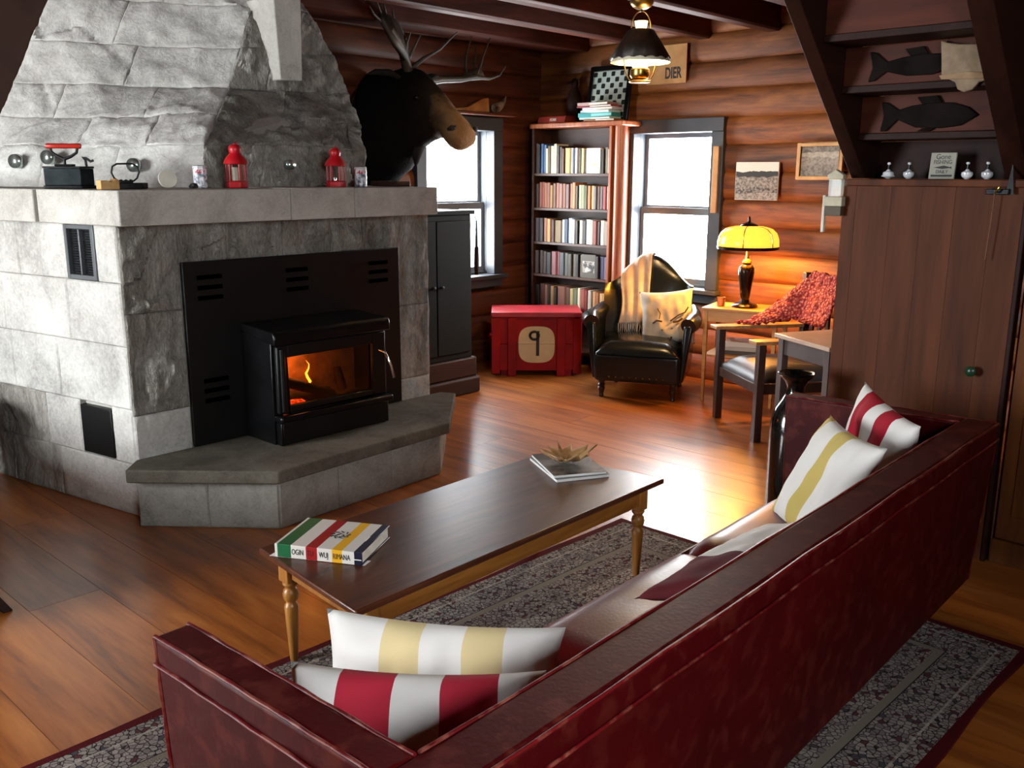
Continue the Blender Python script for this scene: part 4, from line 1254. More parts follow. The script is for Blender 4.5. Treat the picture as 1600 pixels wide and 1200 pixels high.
# bin at the far left of the fireplace
bn = thing('log_bin', 'dark tall bin with a metal loop handle left of the fireplace', 'bin', (1.36, 5.18, 0))
B().lathe([(0.16, 0.0), (0.175, 0.02), (0.19, 0.46), (0.195, 0.47), (0.18, 0.47), (0.165, 0.03), (0, 0.03)], 28).build('drum', m_black, bn, smooth=40)
B().tube([(0.15, -0.08, 0.46), (0.152, -0.075, 0.52), (0.157, -0.03, 0.555), (0.157, 0.03, 0.555), (0.152, 0.075, 0.52), (0.15, 0.08, 0.46)], 0.006, 7).build('loop_handle', m_chrome, bn, smooth=50)

# low cupboard added to shade the fireplace base, unseen but for one splayed foot
sbd = thing('shading_sideboard', 'low dark wooden cupboard added to shade the fireplace, only its splayed foot showing at the left edge', 'shading_sideboard', (0.82, 4.45, 0))
B().box(-0.20, -0.83, 0.10, 0.195, 0.83, 0.485).build('body', m_stair, sbd, bevel=0.006)
B().box(-0.215, -0.845, 0.4855, 0.21, 0.845, 0.515).build('top_board', m_stair, sbd, bevel=0.006)
for k in range(3):
    y0_ = -0.80 + k * 0.54
    d_ = B().box(0.1955, y0_, 0.14, 0.207, y0_ + 0.52, 0.46).build('door', m_stair, sbd, bevel=0.004)
    B().lathe([(0.012, 0), (0.008, 0.01), (0.014, 0.02), (0, 0.026)], 12).build('knob', m_iron, d_, smooth=40)
    d_.children[0].matrix_local = frame((0.207, y0_ + 0.46, 0.32), (0, 1, 0), (0, 0, 1))
for sx_ in (-1, 1):
    for sy_ in (-1, 1):
        B().hexa([(sx_ * 0.235 - .018, sy_ * 0.845 - .02, 0), (sx_ * 0.235 + .018, sy_ * 0.845 - .02, 0), (sx_ * 0.235 + .018, sy_ * 0.845 + .02, 0), (sx_ * 0.235 - .018, sy_ * 0.845 + .02, 0),
                  (sx_ * 0.17 - .028, sy_ * 0.79 - .03, 0.0995), (sx_ * 0.17 + .028, sy_ * 0.79 - .03, 0.0995), (sx_ * 0.17 + .028, sy_ * 0.79 + .03, 0.0995), (sx_ * 0.17 - .028, sy_ * 0.79 + .03, 0.0995)]).build('foot', m_stair, sbd, bevel=0.005)

# ================================================================== BOOKCASE
m_case = wood('bookcase_wood', '#6a3018', '#96502c', '#b06c40', 'z', 1.2, 0.38, 0.1, 0.05, 0.0)
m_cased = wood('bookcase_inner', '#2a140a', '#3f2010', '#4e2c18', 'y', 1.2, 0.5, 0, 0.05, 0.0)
bc = thing('bookcase', 'tall brown wooden bookcase with rounded corner post in the room corner', 'bookcase', (6.24, 5.0, 0))
def CB(x0, y0, z0, x1, y1, z1, nm, mat, bev=0.003):
    return B(Matrix.Translation((-6.24, -5.0, 0))).box(x0, y0, z0, x1, y1, z1).build(nm, mat, bc, bevel=bev)
BX0, BX1, BY0, BY1 = 6.12, 6.36, 4.645, 5.50
CB(BX0, BY0, 0.0, BX1, BY0 + 0.025, 1.995, 'side_panel', m_case)
CB(BX0, BY1 - 0.025, 0.0, BX1, BY1, 1.995, 'side_panel', m_cased)
CB(BX1 - 0.015, BY0 + 0.025, 0.0, BX1, BY1 - 0.025, 1.995, 'back_panel', m_cased)
CB(BX0 - 0.02, BY0 - 0.115, 1.9955, BX1, BY1 + 0.015, 2.036, 'top_board', m_case, 0.008)
B(Matrix.Translation((-6.24, -5.0, 0))).lathe([(0.050, 0.0), (0.050, 1.995)], 24, (BX0 + 0.055, BY0 - 0.052, 0)).build('corner_post', m_case, bc, smooth=40)
SHELF = [1.625, 1.335, 1.045, 0.765, 0.455, 0.12]
for z in SHELF:
    CB(BX0 + 0.004, BY0 + 0.026, z - 0.022, BX1 - 0.016, BY1 - 0.026, z, 'shelf', m_cased, 0.002)
# --- books: (colour name, hex, thickness, height), left to right as seen
ROWS = [
 [('dark brown', '#2a1a12', .026, .25), ('black', '#15110e', .022, .24), ('steel blue', '#2f527c', .030, .245), ('slate blue', '#456a94', .026, .235), ('ivory', '#cfc9ae', .024, .205), ('olive brown', '#4c4020', .030, .225), ('cream', '#c9c2a4', .034, .225), ('pale cream', '#d8d2b4', .028, .24), ('black', '#1a1512', .026, .225), ('dark umber', '#3a2416', .026, .215), ('brown', '#54361f', .022, .20), ('tan', '#b39a62', .062, .205), ('white', '#cfccc4', .020, .205), ('navy blue', '#20264a', .022, .20), ('white', '#d9d8d8', .024, .205), ('grey', '#8c8678', .020, .195), ('dark', '#231c16', .020, .19), ('yellowish cream', '#cdbf80', .028, .20), ('black', '#12100e', .026, .19), ('FACE', '#e2dedb', .13, .20), ('black', '#0e0c0b', .030, .19), ('grey brown', '#6a6152', .034, .205), ('pale green', '#b4b494', .018, .19)],
 [('dark brown', '#2a1610', .03, .20), ('terracotta', '#8c4c34', .024, .215), ('rust red', '#7c3c28', .028, .215), ('brick brown', '#8e5238', .026, .21), ('brown', '#6c4228', .030, .21), ('tan', '#8a6234', .024, .19), ('umber', '#5c3a24', .028, .205), ('reddish brown', '#7d4a34', .028, .21), ('mauve brown', '#7c564a', .034, .205), ('russet', '#74442c', .026, .205), ('dull purple', '#5e4444', .032, .20), ('cinnamon', '#96583a', .024, .205), ('orange tan', '#c07a4c', .026, .215), ('dark green', '#2c3220', .022, .19), ('pale green', '#a6a882', .026, .195), ('sage green', '#7c805c', .032, .195), ('olive', '#4e4c2c', .024, .19), ('orange', '#b8703a', .026, .19), ('yellow tan', '#d09c5c', .026, .19), ('grey', '#6a625e', .026, .185), ('brown', '#58382a', .024, .185), ('dark grey', '#544a46', .024, .185), ('crimson', '#8c3434', .028, .185), ('pink white', '#d8a090', .022, .185)],
 [('dark purple', '#2a1c22', .036, .20), ('black plum', '#22161a', .034, .20), ('brown', '#8a5a3c', .030, .20), ('caramel', '#b98a58', .026, .195), ('dark maroon', '#3c1a12', .028, .19), ('olive brown', '#6c5834', .064, .185), ('light blue', '#a4bcd4', .022, .195), ('navy blue', '#16243c', .034, .20), ('pale blue', '#9cb4cc', .032, .21), ('white', '#d4d0c8', .020, .20), ('black', '#141210', .024, .19), ('grey cream', '#b4b0a2', .032, .195), ('charcoal', '#20242c', .024, .19), ('light grey', '#bcbcc0', .034, .205), ('cream', '#d8d2c4', .026, .20), ('red brown', '#7c3c30', .028, .195), ('dark', '#2c1c16', .022, .19), ('ivory', '#dcd4c4', .030, .20), ('grey', '#8c847a', .030, .195)],
 [('dark brown', '#2c1c18', .034, .20), ('umber', '#3a2620', .030, .20), ('dark umber', '#30221c', .030, .195), ('black', '#14100e', .044, .19), ('mauve red', '#74484a', .042, .20), ('wine red', '#782a30', .018, .20), ('slate grey', '#3c4040', .046, .195), ('dark slate', '#464a4a', .026, .195), ('dark olive', '#3c382c', .036, .19), ('dark bronze', '#4a4236', .030, .19), ('black', '#1a1816', .024, .19), ('grey', '#6e685e', .020, .185), ('WITHIN', '#4c483e', .11, .195), ('dark brown', '#2a201c', .024, .185), ('indigo', '#2a2a4c', .038, .185), ('grey purple', '#5c5670', .024, .185)],
 [('black', '#1a100e', .034, .21), ('dark red brown', '#4c2a24', .046, .22), ('brown', '#7c5040', .022, .215), ('black', '#16100c', .022, .21), ('tan', '#80603c', .028, .21), ('black', '#1c1410', .022, .20), ('chestnut', '#6c4436', .070, .215), ('umber', '#4c3426', .028, .21), ('khaki', '#a49464', .026, .205), ('grey green', '#5e6a50', .030, .205), ('ivory', '#ccc4ac', .022, .215), ('reddish brown', '#8c4c40', .034, .21), ('dark red', '#742c28', .022, .205), ('pale grey', '#aaa89c', .028, .205), ('tan', '#b48c60', .026, .20), ('copper', '#945c3c', .026, .195), ('buff', '#c4a070', .028, .19), ('light tan', '#b89058', .022, .19)],
]
ORD = ['first', 'second', 'third', 'fourth', 'fifth', 'sixth', 'seventh', 'eighth', 'ninth', 'tenth', 'eleventh', 'twelfth', 'thirteenth', 'fourteenth', 'fifteenth', 'sixteenth', 'seventeenth', 'eighteenth', 'nineteenth', 'twentieth', 'twenty-first', 'twenty-second', 'twenty-third', 'twenty-fourth']
SN = ['top', 'second', 'third', 'fourth', 'fifth']
bmats = {}
def book_mat(hx):
    if hx not in bmats:
        bmats[hx] = M('book_' + hx[1:], hx, hx, 30, 0.55, 0, 0.1, 80)
    return bmats[hx]
for r, row in enumerate(ROWS):
    tot = sum(b_[2] for b_ in row)
    avail = (BY1 - 0.03) - (BY0 + 0.03)
    sc = avail / tot
    yy = BY1 - 0.03
    z = SHELF[r] + 0.0008
    for i, (cn, hx, th_, ht) in enumerate(row):
        th_ *= sc
        dep = random.uniform(0.15, 0.19)
        xf_ = BX0 + random.uniform(0.012, 0.03)
        y1_, y0_ = yy - 0.0007, yy - th_ + 0.0007
        bb = B(Matrix.Translation((-xf_, -(y0_ + y1_) / 2, -z)))
        m_ = (y0_ + y1_) / 2
        face = cn in ('FACE', 'WITHIN')
        if face:
            bb.box(xf_, y0_, z, xf_ + 0.03, y1_, z + ht)
        else:
            q_ = th_ * 0.12
            bb.prism([(xf_ + q_ * .9, y0_), (xf_ + dep, y0_), (xf_ + dep, y1_), (xf_ + q_ * .9, y1_), (xf_, y1_ - q_ * 1.5), (xf_, y0_ + q_ * 1.5)], z, z + ht)
        if cn == 'FACE':
            lab = 'white book facing out with gold numerals on the top bookcase shelf'
        elif cn == 'WITHIN':
            lab = 'grey photo book facing out on the fourth bookcase shelf'
        else:
            lab = '%s book, %s from the left on the %s bookcase shelf' % (cn, ORD[i], SN[r])
        o = bb.build('book', book_mat(hx))
        o.location = (xf_, m_, z)
        tag(o, lab, 'book', 'books on the %s bookcase shelf' % SN[r])
        if cn == 'FACE':
            text('lettering', '1890', 0.045, M('gold_ink', '#a89428', '#b8a43a', 9, 0.4), o, frame((-0.0005, 0, 0.065), (0, -1, 0), (0, 0, 1)), sx=0.95)
        if cn == 'WITHIN':
            B().box(-0.001, -th_ * .42, 0.045, -0.0002, th_ * .40, 0.14).build('cover_photo', M('bw_photo', '#22201e', '#c4c0b8', 18, 0.5, lo=.45, hi=.56), o)
            text('lettering', 'WITHIN', 0.028, ink, o, frame((-0.0016, 0, 0.125), (0, -1, 0), (0, 0, 1)), sx=0.8)
        yy -= th_
# --- on top of the bookcase
BT = 2.0365
ck = thing('checkerboard', 'black and white checkerboard in a dark frame leaning above the bookcase', 'game board', (6.28, 4.83, BT))
CBm = frame((0, 0, 0.005), (0, -1, 0), (0.16, 0, 0.987))
B(CBm).box(-0.21, 0.0, -0.018, 0.21, 0.44, -0.006).build('backing', m_black, ck, bevel=0.003)
fb = B(CBm)
for a0, b0, a1, b1 in ((-.215, 0, -.185, .445), (.175, 0, .215, .445), (-.185, .405, .175, .445), (-.185, 0, .175, .03)):
    fb.box(a0, b0, -0.006, a1, b1, 0.012)
fb.build('frame', m_blackg, ck, bevel=0.003)
B(CBm).box(-0.185, 0.03, -0.0055, 0.175, 0.405, -0.001).build('board', M('board_pale_green', '#a9b8ae', '#bfcac2', 8, 0.5), ck)
sq = 0.36 / 8
msq = M('board_black', '#0b100c', '#131a14', 8, 0.5)
for i in range(8):
    for j in range(8):
        if (i + j) % 2:
            continue
        cx_, cy_ = -0.185 + sq * (i + .5), 0.405 - (0.375 / 8) * (j + .5)
        h_ = sq * 0.42
        B(CBm).prism([(cx_ - h_, cy_ - h_ * .7), (cx_ - h_ * .7, cy_ - h_), (cx_ + h_ * .7, cy_ - h_), (cx_ + h_, cy_ - h_ * .7), (cx_ + h_, cy_ + h_ * .7), (cx_ + h_ * .7, cy_ + h_), (cx_ - h_ * .7, cy_ + h_), (cx_ - h_, cy_ + h_ * .7)], -0.0008, 0.0004).build('square', msq, ck)
zz = BT + 0.0006
for (nm, c_, w_, h_, dx, dy, rz_, lab) in (
    ('flat_book', '#8a5c3c', .30, .016, 0, -.02, .05, 'brown flat book at the bottom of the pile on the bookcase'),
    ('flat_book', '#b8d0cc', .33, .014, 0, .02, -.06, 'pale grey flat book, second lowest in the pile on the bookcase'),
    ('flat_book', '#3f9a9c', .32, .034, 0.004, .03, .10, 'turquoise board game box in the pile on the bookcase'),
    ('flat_book', '#c6dede', .30, .020, 0, .02, -.04, 'white and aqua flat box above the turquoise one'),
    ('flat_book', '#c8c6cc', .29, .022, 0, .0, .06, 'white flat book under the red one on the bookcase'),
    ('flat_book', '#7a2a2c', .36, .014, 0, .03, -.03, 'dark red flat book in the pile on the bookcase'),
    ('flat_book', '#b89a94', .30, .024, 0, .05, .05, 'dusty pink flat box on top of the pile on the bookcase')):
    t = thing(nm, lab, 'box' if 'box' in lab else 'book', (6.185 + dx, 4.80 + dy, zz), rz_, 'pile on top of the bookcase')
    B().box(-0.07, -w_ / 2, 0, 0.07, w_ / 2, h_).build('cover', book_mat(c_), t, bevel=0.002, seg=1)
    B().box(-0.072, -w_ / 2 + 0.004, h_ * .2, -0.0702, w_ * 0.1, h_ * .8).build('page_edge', m_cream if h_ < .03 else book_mat('#8ed0d0'), t)
    zz += h_ + 0.0006
rb = thing('red_box', 'small dark red lettered box on the left of the bookcase top', 'box', (6.20, 5.29, BT + 0.0006), 0.0)
B().prism([(-0.08, 0), (0.08, 0), (0.08, 0.055), (-0.06, 0.055)], -0.15, 0.15, 'xz').build('body', M('box_red', '#6a1e12', '#84281a', 8, 0.5), rb, bevel=0.003)
rb.children[0].rotation_euler = (0, 0, 0)
text('lettering', 'YORK', 0.035, m_cream, rb, frame((-0.075, -0.02, 0.024), (0, -1, 0), (0.33, 0, 0.94)), sx=0.8)
dk = thing('dark_figurine', 'dark carved bird figurine standing behind the red box', 'figurine', (6.345, 5.22, BT + 0.0006))
B().lathe([(0.05, 0), (0.055, 0.02), (0.05, 0.06), (0.07, 0.12), (0.075, 0.18), (0.055, 0.25), (0.03, 0.29), (0.035, 0.33), (0.03, 0.36), (0, 0.375)], 16, (0, 0, 0), 0.8, 1.0).build('body', m_stair, dk, smooth=60)
B().tube([(-0.02, 0, 0.335), (-0.06, 0.02, 0.33), (-0.085, 0.03, 0.315)], [.016, .010, .002], 8).build('beak', m_stair, dk, smooth=60)

# ================================================================== THINGS ON THE RIGHT LOG WALL
WXI = XR - 0.068
sg = thing('crate_sign', 'tan wooden crate board with black letters on the log wall', 'sign', (WXI, 4.33, 2.31))
B().box(-0.012, -0.195, 0.0, 0.0, 0.175, 0.29).build('board', M('crate_wood', '#a8763e', '#c09054', 7, 0.6), sg, bevel=0.003)
text('lettering', 'DIER', 0.115, ink, sg, frame((-0.0126, -0.075, 0.075), (0, -1, 0.0), (0, 0, 1)), sx=0.62, ext=0.0008, bold=0.0035)
def bwphoto(name, kind):
    t = NT(name)
    tc = t.n('ShaderNodeTexCoord')
    sp = t.n('ShaderNodeSeparateXYZ')
    t.l(tc.outputs['Object'], sp.inputs[0])
    v = t.coord('Object', (1, 1, 1), False)
    z_ = t.math('ADD', sp.outputs['Z'], t.math('MULTIPLY', t.math('SUBTRACT', t.noise(v, 14, 3), 0.5), 0.05))
    tex = t.ramp(t.noise(v, 55, 5, 0.7), [(0.42, '#1c1a18'), (0.56, '#a8a49c')])
    if kind == 0:
        band = t.ramp(z_, [(0.0, '#8e8a84'), (0.05, '#2c2a28'), (0.085, '#77736c'), (0.165, '#1e1d1c'), (0.205, '#dcd8d0')], 'CONSTANT')
        c = t.mix(t.math('MULTIPLY', t.math('LESS_THAN', z_, 0.165), 0.55), band, tex)
    else:
        band = t.ramp(z_, [(0.0, '#6e665e'), (0.10, '#8a8278'), (0.155, '#b4aca0'), (0.185, '#5a544c')], 'CONSTANT')
        c = t.mix(0.35, band, tex)
    t.l(c, t.p.inputs['Base Color'])
    t.p.inputs['Roughness'].default_value = 0.5
    return t.m
ph = thing('canvas_photo', 'unframed black and white landscape photo hanging on the log wall', 'picture', (WXI, 3.48, 1.435))
B().box(-0.02, -0.175, 0.0, 0.0, 0.175, 0.275).build('panel', m_white, ph, bevel=0.002)
B().box(-0.0215, -0.172, 0.003, -0.0203, 0.172, 0.272).build('print', bwphoto('landscape_print', 0), ph)
ph2 = thing('framed_photo', 'sepia photo in a pale wooden frame near the staircase', 'picture', (WXI, 3.0, 1.585))
pf = B()
for a0, b0, a1, b1 in ((-.17, 0, -.145, .255), (.145, 0, .17, .255), (-.145, .23, .145, .255), (-.145, 0, .145, .025)):
    pf.box(-0.03, a0, b0, 0.0, a1, b1)
pf.build('frame', M('pale_frame', '#b98c54', '#d6ab72', 8, 0.5), ph2, bevel=0.003)
B().box(-0.012, -0.145, 0.025, -0.004, 0.145, 0.23).build('print', bwphoto('sepia_print', 1), ph2)
o = B().box(6.335, 3.795, 1.33, 6.352, 3.845, 1.83).build('wooden_stick', M('stick_wood', '#a97c48', '#c99a62', 8, 0.5), bevel=0.004)
tag(o, 'pale flat wooden stick propped against the right window casing', 'stick')

# ================================================================== RED CHEST
m_chest = M('chest_red', '#7c060a', '#96090e', 5, 0.55, 0, 0.08, 20, spec=0.2)
m_chestt = M('chest_top_red', '#8c1620', '#a82430', 5, 0.45, 0, 0.08, 20)
cdir = Vector((5.817 - 5.307, 4.665 - 5.195, 0)).normalized()
crz = math.atan2(cdir.y, cdir.x)
CW, CD, CH = 0.735, 0.43, 0.53
ch = thing('red_chest', 'red painted wooden chest with number 9 in a cream disc', 'chest', (5.562, 4.93, 0), crz)
for z0, z1, nm in ((0.045, 0.265, 'front_board'), (0.268, 0.488, 'front_board')):
    B().box(-CW / 2 + .012, 0.012, z0, CW / 2 - .012, 0.03, z1).build(nm, m_chest, ch, bevel=0.003)
b_ = B()
b_.box(-CW / 2 + .012, 0.0305, 0.045, -CW / 2 + .03, CD - .01, 0.488)
b_.box(CW / 2 - .03, 0.0305, 0.045, CW / 2 - .012, CD - .01, 0.488)
b_.box(-CW / 2 + .03, CD - .03, 0.045, CW / 2 - .03, CD - .01, 0.488)
b_.box(-CW / 2 + .03, 0.0305, 0.045, CW / 2 - .03, CD - .03, 0.06)
b_.build('carcass', m_chest, ch, bevel=0.003)
for x_ in (-0.20, 0.20):
    B().box(x_ - 0.035, -0.004, 0.0, x_ + 0.035, 0.0115, 0.484).build('batten', m_chest, ch, bevel=0.004)
for x_ in (-CW / 2 + 0.035, CW / 2 - 0.035):
    B().box(x_ - 0.035, 0.0, 0.02, x_ + 0.035, 0.0115, 0.484).build('batten', m_chest, ch, bevel=0.004)
for x_ in (-0.26, 0.26):
    B().box(x_ - 0.03, 0.05, 0.0, x_ + 0.03, CD - .03, 0.044).build('skid', m_chest, ch, bevel=0.004)
B().box(-CW / 2, -0.012, 0.4885, CW / 2, CD, CH).build('lid', m_chestt, ch, bevel=0.006)
B().box(-CW / 2 - 0.022, 0.2, 0.28, -CW / 2 + 0.012, 0.32, 0.31).build('handle', m_chest, ch, bevel=0.005)
disc = []
for k in range(48):
    a = 2 * PI * k / 48
    c_, s_ = math.cos(a), math.sin(a)
    p_ = 3.2
    disc.append((0.148 * math.copysign(abs(c_) ** (2 / p_), c_), 0.262 + 0.150 * math.copysign(abs(s_) ** (2 / p_), s_)))
up_ = [q for q in disc if q[1] >= 0.2665] 
lo2 = [q for q in disc if q[1] <= 0.2665]
mdisc = M('disc_cream_paint', '#c3ae8c', '#d4c09c', 8, 0.6)
B().prism([(-0.148, 0.2675)] + sorted([q for q in disc if q[1] > 0.268], key=lambda q: -math.atan2(q[1] - .2675, q[0])) + [(0.148, 0.2675)], 0.0085, 0.0120, 'xz').build('number_disc', mdisc, ch)
B().prism([(-0.148, 0.2655)] + sorted([q for q in disc if q[1] < 0.265], key=lambda q: (math.atan2(q[1] - .2655, q[0]) + 2 * PI) % (2 * PI)) + [(0.148, 0.2655)], 0.0085, 0.0120, 'xz').build('number_disc', mdisc, ch)
n9 = B()
n9.box(-0.004, 0.0062, 0.17, 0.022, 0.0085, 0.375)
n9.build('numeral_stem', ink, ch)
rgp = []
for k in range(20):
    a = 2 * PI * k / 20
    rgp.append((-0.018 + 0.036 * math.cos(a), 0.0073, 0.338 + 0.032 * math.sin(a)))
B().tube(rgp, 0.011, 6, True).build('numeral_bowl', ink, ch)
ch.children[-1].scale = (1, 0.3, 1)
ch.children[-1].location = (0, 0.0052, 0)

# ================================================================== BLACK ARMCHAIR
m_blea = leather('black_leather', '#0b0f10', '#14191a', 0.24, None, 0.5)
m_dleg = wood('dark_leg', '#1c0e08', '#33190e', '#45261a', 'z', 2, 0.35, 0.2, 0.05, 0.0)
ac = thing('black_armchair', 'black leather armchair with arched back and turned legs', 'armchair', (5.476, 3.871, 0), math.radians(-64))
# local: front towards -y, x to the right
B().box(-0.315, -0.03, 0.125, 0.315, 0.60, 0.34).build('seat_frame', m_blea, ac, bevel=0.03, seg=4)
def seat_fn(u, v):
    x_ = -0.30 + 0.60 * u
    y_ = -0.055 + 0.60 * v
    e = min(1, min(u, 1 - u) / 0.14) * min(1, min(v, 1 - v) / 0.14)
    return (x_, y_, 0.345 + 0.075 * e ** 0.5 + 0.03 * math.sin(PI * u) * math.sin(PI * v))
sb_ = B().grid(seat_fn, 24, 24)
w_ = 25
ring = [k for k in range(w_)] + [j * w_ + 24 for j in range(1, 25)] + [24 * w_ + k for k in range(23, -1, -1)] + [j * w_ for j in range(23, 0, -1)]
bs = len(sb_.v)
for k in ring:
    p = sb_.v[k]
    sb_.v.append((p[0], p[1], 0.335))
nr = len(ring)
for k in range(nr):
    sb_.f.append((ring[(k + 1) % nr], ring[k], bs + k, bs + (k + 1) % nr))
sb_.f.append(tuple(bs + k for k in range(nr)))
sb_.build('seat_cushion', m_blea, ac, smooth=55)
# back: arched profile, thick, raked, curving forward at the wings
def back_fn(side):
    def fn(u, v):
        a = u * 2 - 1
        topz = 0.80 + 0.21 * (math.cos(min(1, abs(a) * 1.05) * PI) * 0.5 + 0.5) ** 0.8
        z = 0.38 + (topz - 0.38) * v
        e = (1 - abs(a) ** 6) * (1 - v ** 8) * (0.35 + 0.65 * min(1, v * 6 + .4))
        thick = 0.055 * max(0.12, e) ** 0.5
        y_ = 0.50 + 0.10 * v - 0.17 * abs(a) ** 3.0
        x_ = a * 0.335
        return (x_, y_ + side * thick, z)
    return fn
bb_ = B().grid(back_fn(-1), 28, 20)
bb_.grid(back_fn(1), 28, 20)
w_ = 29
off = w_ * 21
ring = [k for k in range(w_)] + [j * w_ + 28 for j in range(1, 21)] + [20 * w_ + k for k in range(27, -1, -1)] + [j * w_ for j in range(19, 0, -1)]
for k in range(len(ring)):
    a, c = ring[k], ring[(k + 1) % len(ring)]
    bb_.f.append((a, c, c + off, a + off))
bb_.build('backrest', m_blea, ac, smooth=60)
for s_ in (-1, 1):
    # scrolled arm: swept roll plus side panel
    pts_ = [(s_ * 0.355, 0.03, 0.555), (s_ * 0.375, 0.10, 0.575), (s_ * 0.37, 0.22, 0.575), (s_ * 0.36, 0.34, 0.585), (s_ * 0.335, 0.44, 0.62)]
    ar = B().tube(pts_, [.058, .066, .064, .058, .045], 14).build('arm', m_blea, ac, smooth=60)
    B().hexa([(s_ * 0.30, 0.0, 0.14), (s_ * 0.335, 0.0, 0.14), (s_ * 0.335, 0.50, 0.14), (s_ * 0.30, 0.50, 0.14),
              (s_ * 0.325, 0.02, 0.56), (s_ * 0.395, 0.02, 0.56), (s_ * 0.37, 0.48, 0.58), (s_ * 0.31, 0.48, 0.58)]).build('arm_panel', m_blea, ar, bevel=0.02, seg=3)
TL = [(0.014, 0), (0.020, 0.010), (0.016, 0.02), (0.020, 0.04), (0.028, 0.07), (0.020, 0.082), (0.028, 0.094), (0.020, 0.105), (0.027, 0.115), (0.027, 0.128)]
for lx_, ly_ in ((-0.265, 0.02), (0.265, 0.02), (-0.25, 0.54), (0.25, 0.54)):
    B().lathe(TL, 14, (lx_, ly_, 0)).build('leg', m_dleg, ac, smooth=40)
for k in range(9):
    B().lathe([(0.0, -0.004), (0.005, -0.002), (0.006, 0.002), (0, 0.005)], 8).build('stud', m_brass, ac, smooth=True)
    ac.children[-1].matrix_local = frame((-0.2 + k * 0.05, -0.031, 0.165), (1, 0, 0), (0, 0, 1))
# throw over the back
thr = thing('fringed_throw', 'pale pink fringed throw draped over the black armchair back', 'blanket', (5.476, 3.871, 0), math.radians(-64))
def throw_fn(u, v):
    x_ = -0.205 + 0.215 * u + 0.012 * math.sin(v * 7) * (1 - u) - 0.01 * (1 - v)
    # path: from front low, up the front of the back, over the top, down behind
    s_ = v
    top = 0.80 + 0.21 * (math.cos(min(1, abs(x_ / 0.335) * 1.05) * PI) * 0.5 + 0.5) ** 0.8
    cv_ = -0.17 * abs(x_ / 0.335) ** 3
    if s_ < 0.72:
        t = s_ / 0.72
        z = 0.50 + (top + 0.012 - 0.50) * t
        y_ = 0.425 + 0.085 * t + cv_
    elif s_ < 0.82:
        t = (s_ - 0.72) / 0.10
        z = top + 0.012 + 0.012 * math.sin(t * PI)
        y_ = 0.51 + cv_ + 0.17 * t
    else:
        t = (s_ - 0.82) / 0.18
        z = top + 0.012 - 0.2 * t
        y_ = 0.68 + cv_
    fold = 0.012 * math.sin(u * 17 + 2 * v) * (0.35 + 0.65 * (1 - v))
    return (x_, y_ + fold, z)
m_throw = M('throw_wool', '#dcc0ac', '#ecd8c8', 16, 0.9, 0, 0.3, 120, sheen=0.3)
B().grid(throw_fn, 26, 40).build('cloth', m_throw, thr, smooth=True, solid=0.010)
for k in range(16):
    p = throw_fn(k / 15, 0)
    B().tube([(p[0], p[1], p[2]), (p[0] + .002 * math.sin(k * 3), p[1] - .006, p[2] - 0.035), (p[0] + .006 * math.sin(k * 5), p[1] - .004, p[2] - 0.07)], [.005, .004, .002], 5).build('tassel', m_throw, thr, smooth=60)
# deer cushion
def deer_cloth():
    t = NT('deer_linen')
    v = t.coord('Object', (1, 1, 1), False)
    t.l(t.ramp(t.noise(v, 9, 4), [(0.35, '#b3a696'), (0.68, '#cfc4b4')]), t.p.inputs['Base Color'])
    t.p.inputs['Roughness'].default_value = 0.9
    t.bump(t.noise(v, 200, 2), 0.3, 0.002)
    return t.m
chm = Matrix.Translation((5.476, 3.871, 0)) @ Matrix.Rotation(math.radians(-64), 4, 'Z')
def cw_(p):
    return tuple(chm @ Vector(p))
def cwd(p):
    return tuple(chm.to_3x3() @ Vector(p))
dp = pillow('deer_cushion', 0.40, 0.42, 0.12, deer_cloth(), cw_((0.165, 0.29, 0.575)), cwd((0.97, 0.06, 0.10)), cwd((-0.06, 0.30, 0.95)), 'cream cushion with a printed deer head on the black armchair', 31.0)
mdk = M('deer_print', '#2a2420', '#3a322c', 9, 0.9)
def on_pillow(px_, py_):
    a, b2 = px_ / 0.20, py_ / 0.21
    e = max(0.0, (1 - a ** 4) * (1 - b2 ** 4))
    return (px_, py_, 0.06 * e ** 0.62 + 0.014)
for pts_, r_ in (([(-.03, -.04), (-.07, -.03), (-.10, -.05)], .006), ([(.03, -.04), (.09, .0), (.14, .02), (.165, .06)], .005), ([(.05, -.05), (.09, -.045), (.12, -.025)], .008), ([(-.03, -.10), (-.032, -.105)], .008), ([(.04, -.095), (.042, -.10)], .008), ([(0.0, -.17), (.02, -.175)], .014), ([(.03, -.155), (.035, -.17)], .006), ([(-.06, .06), (-.04, .02), (-.05, -.02)], .003)):
    B().tube([on_pillow(*p) for p in pts_], r_, 6, False, 0.35).build('deer_mark', mdk, dp, smooth=60)

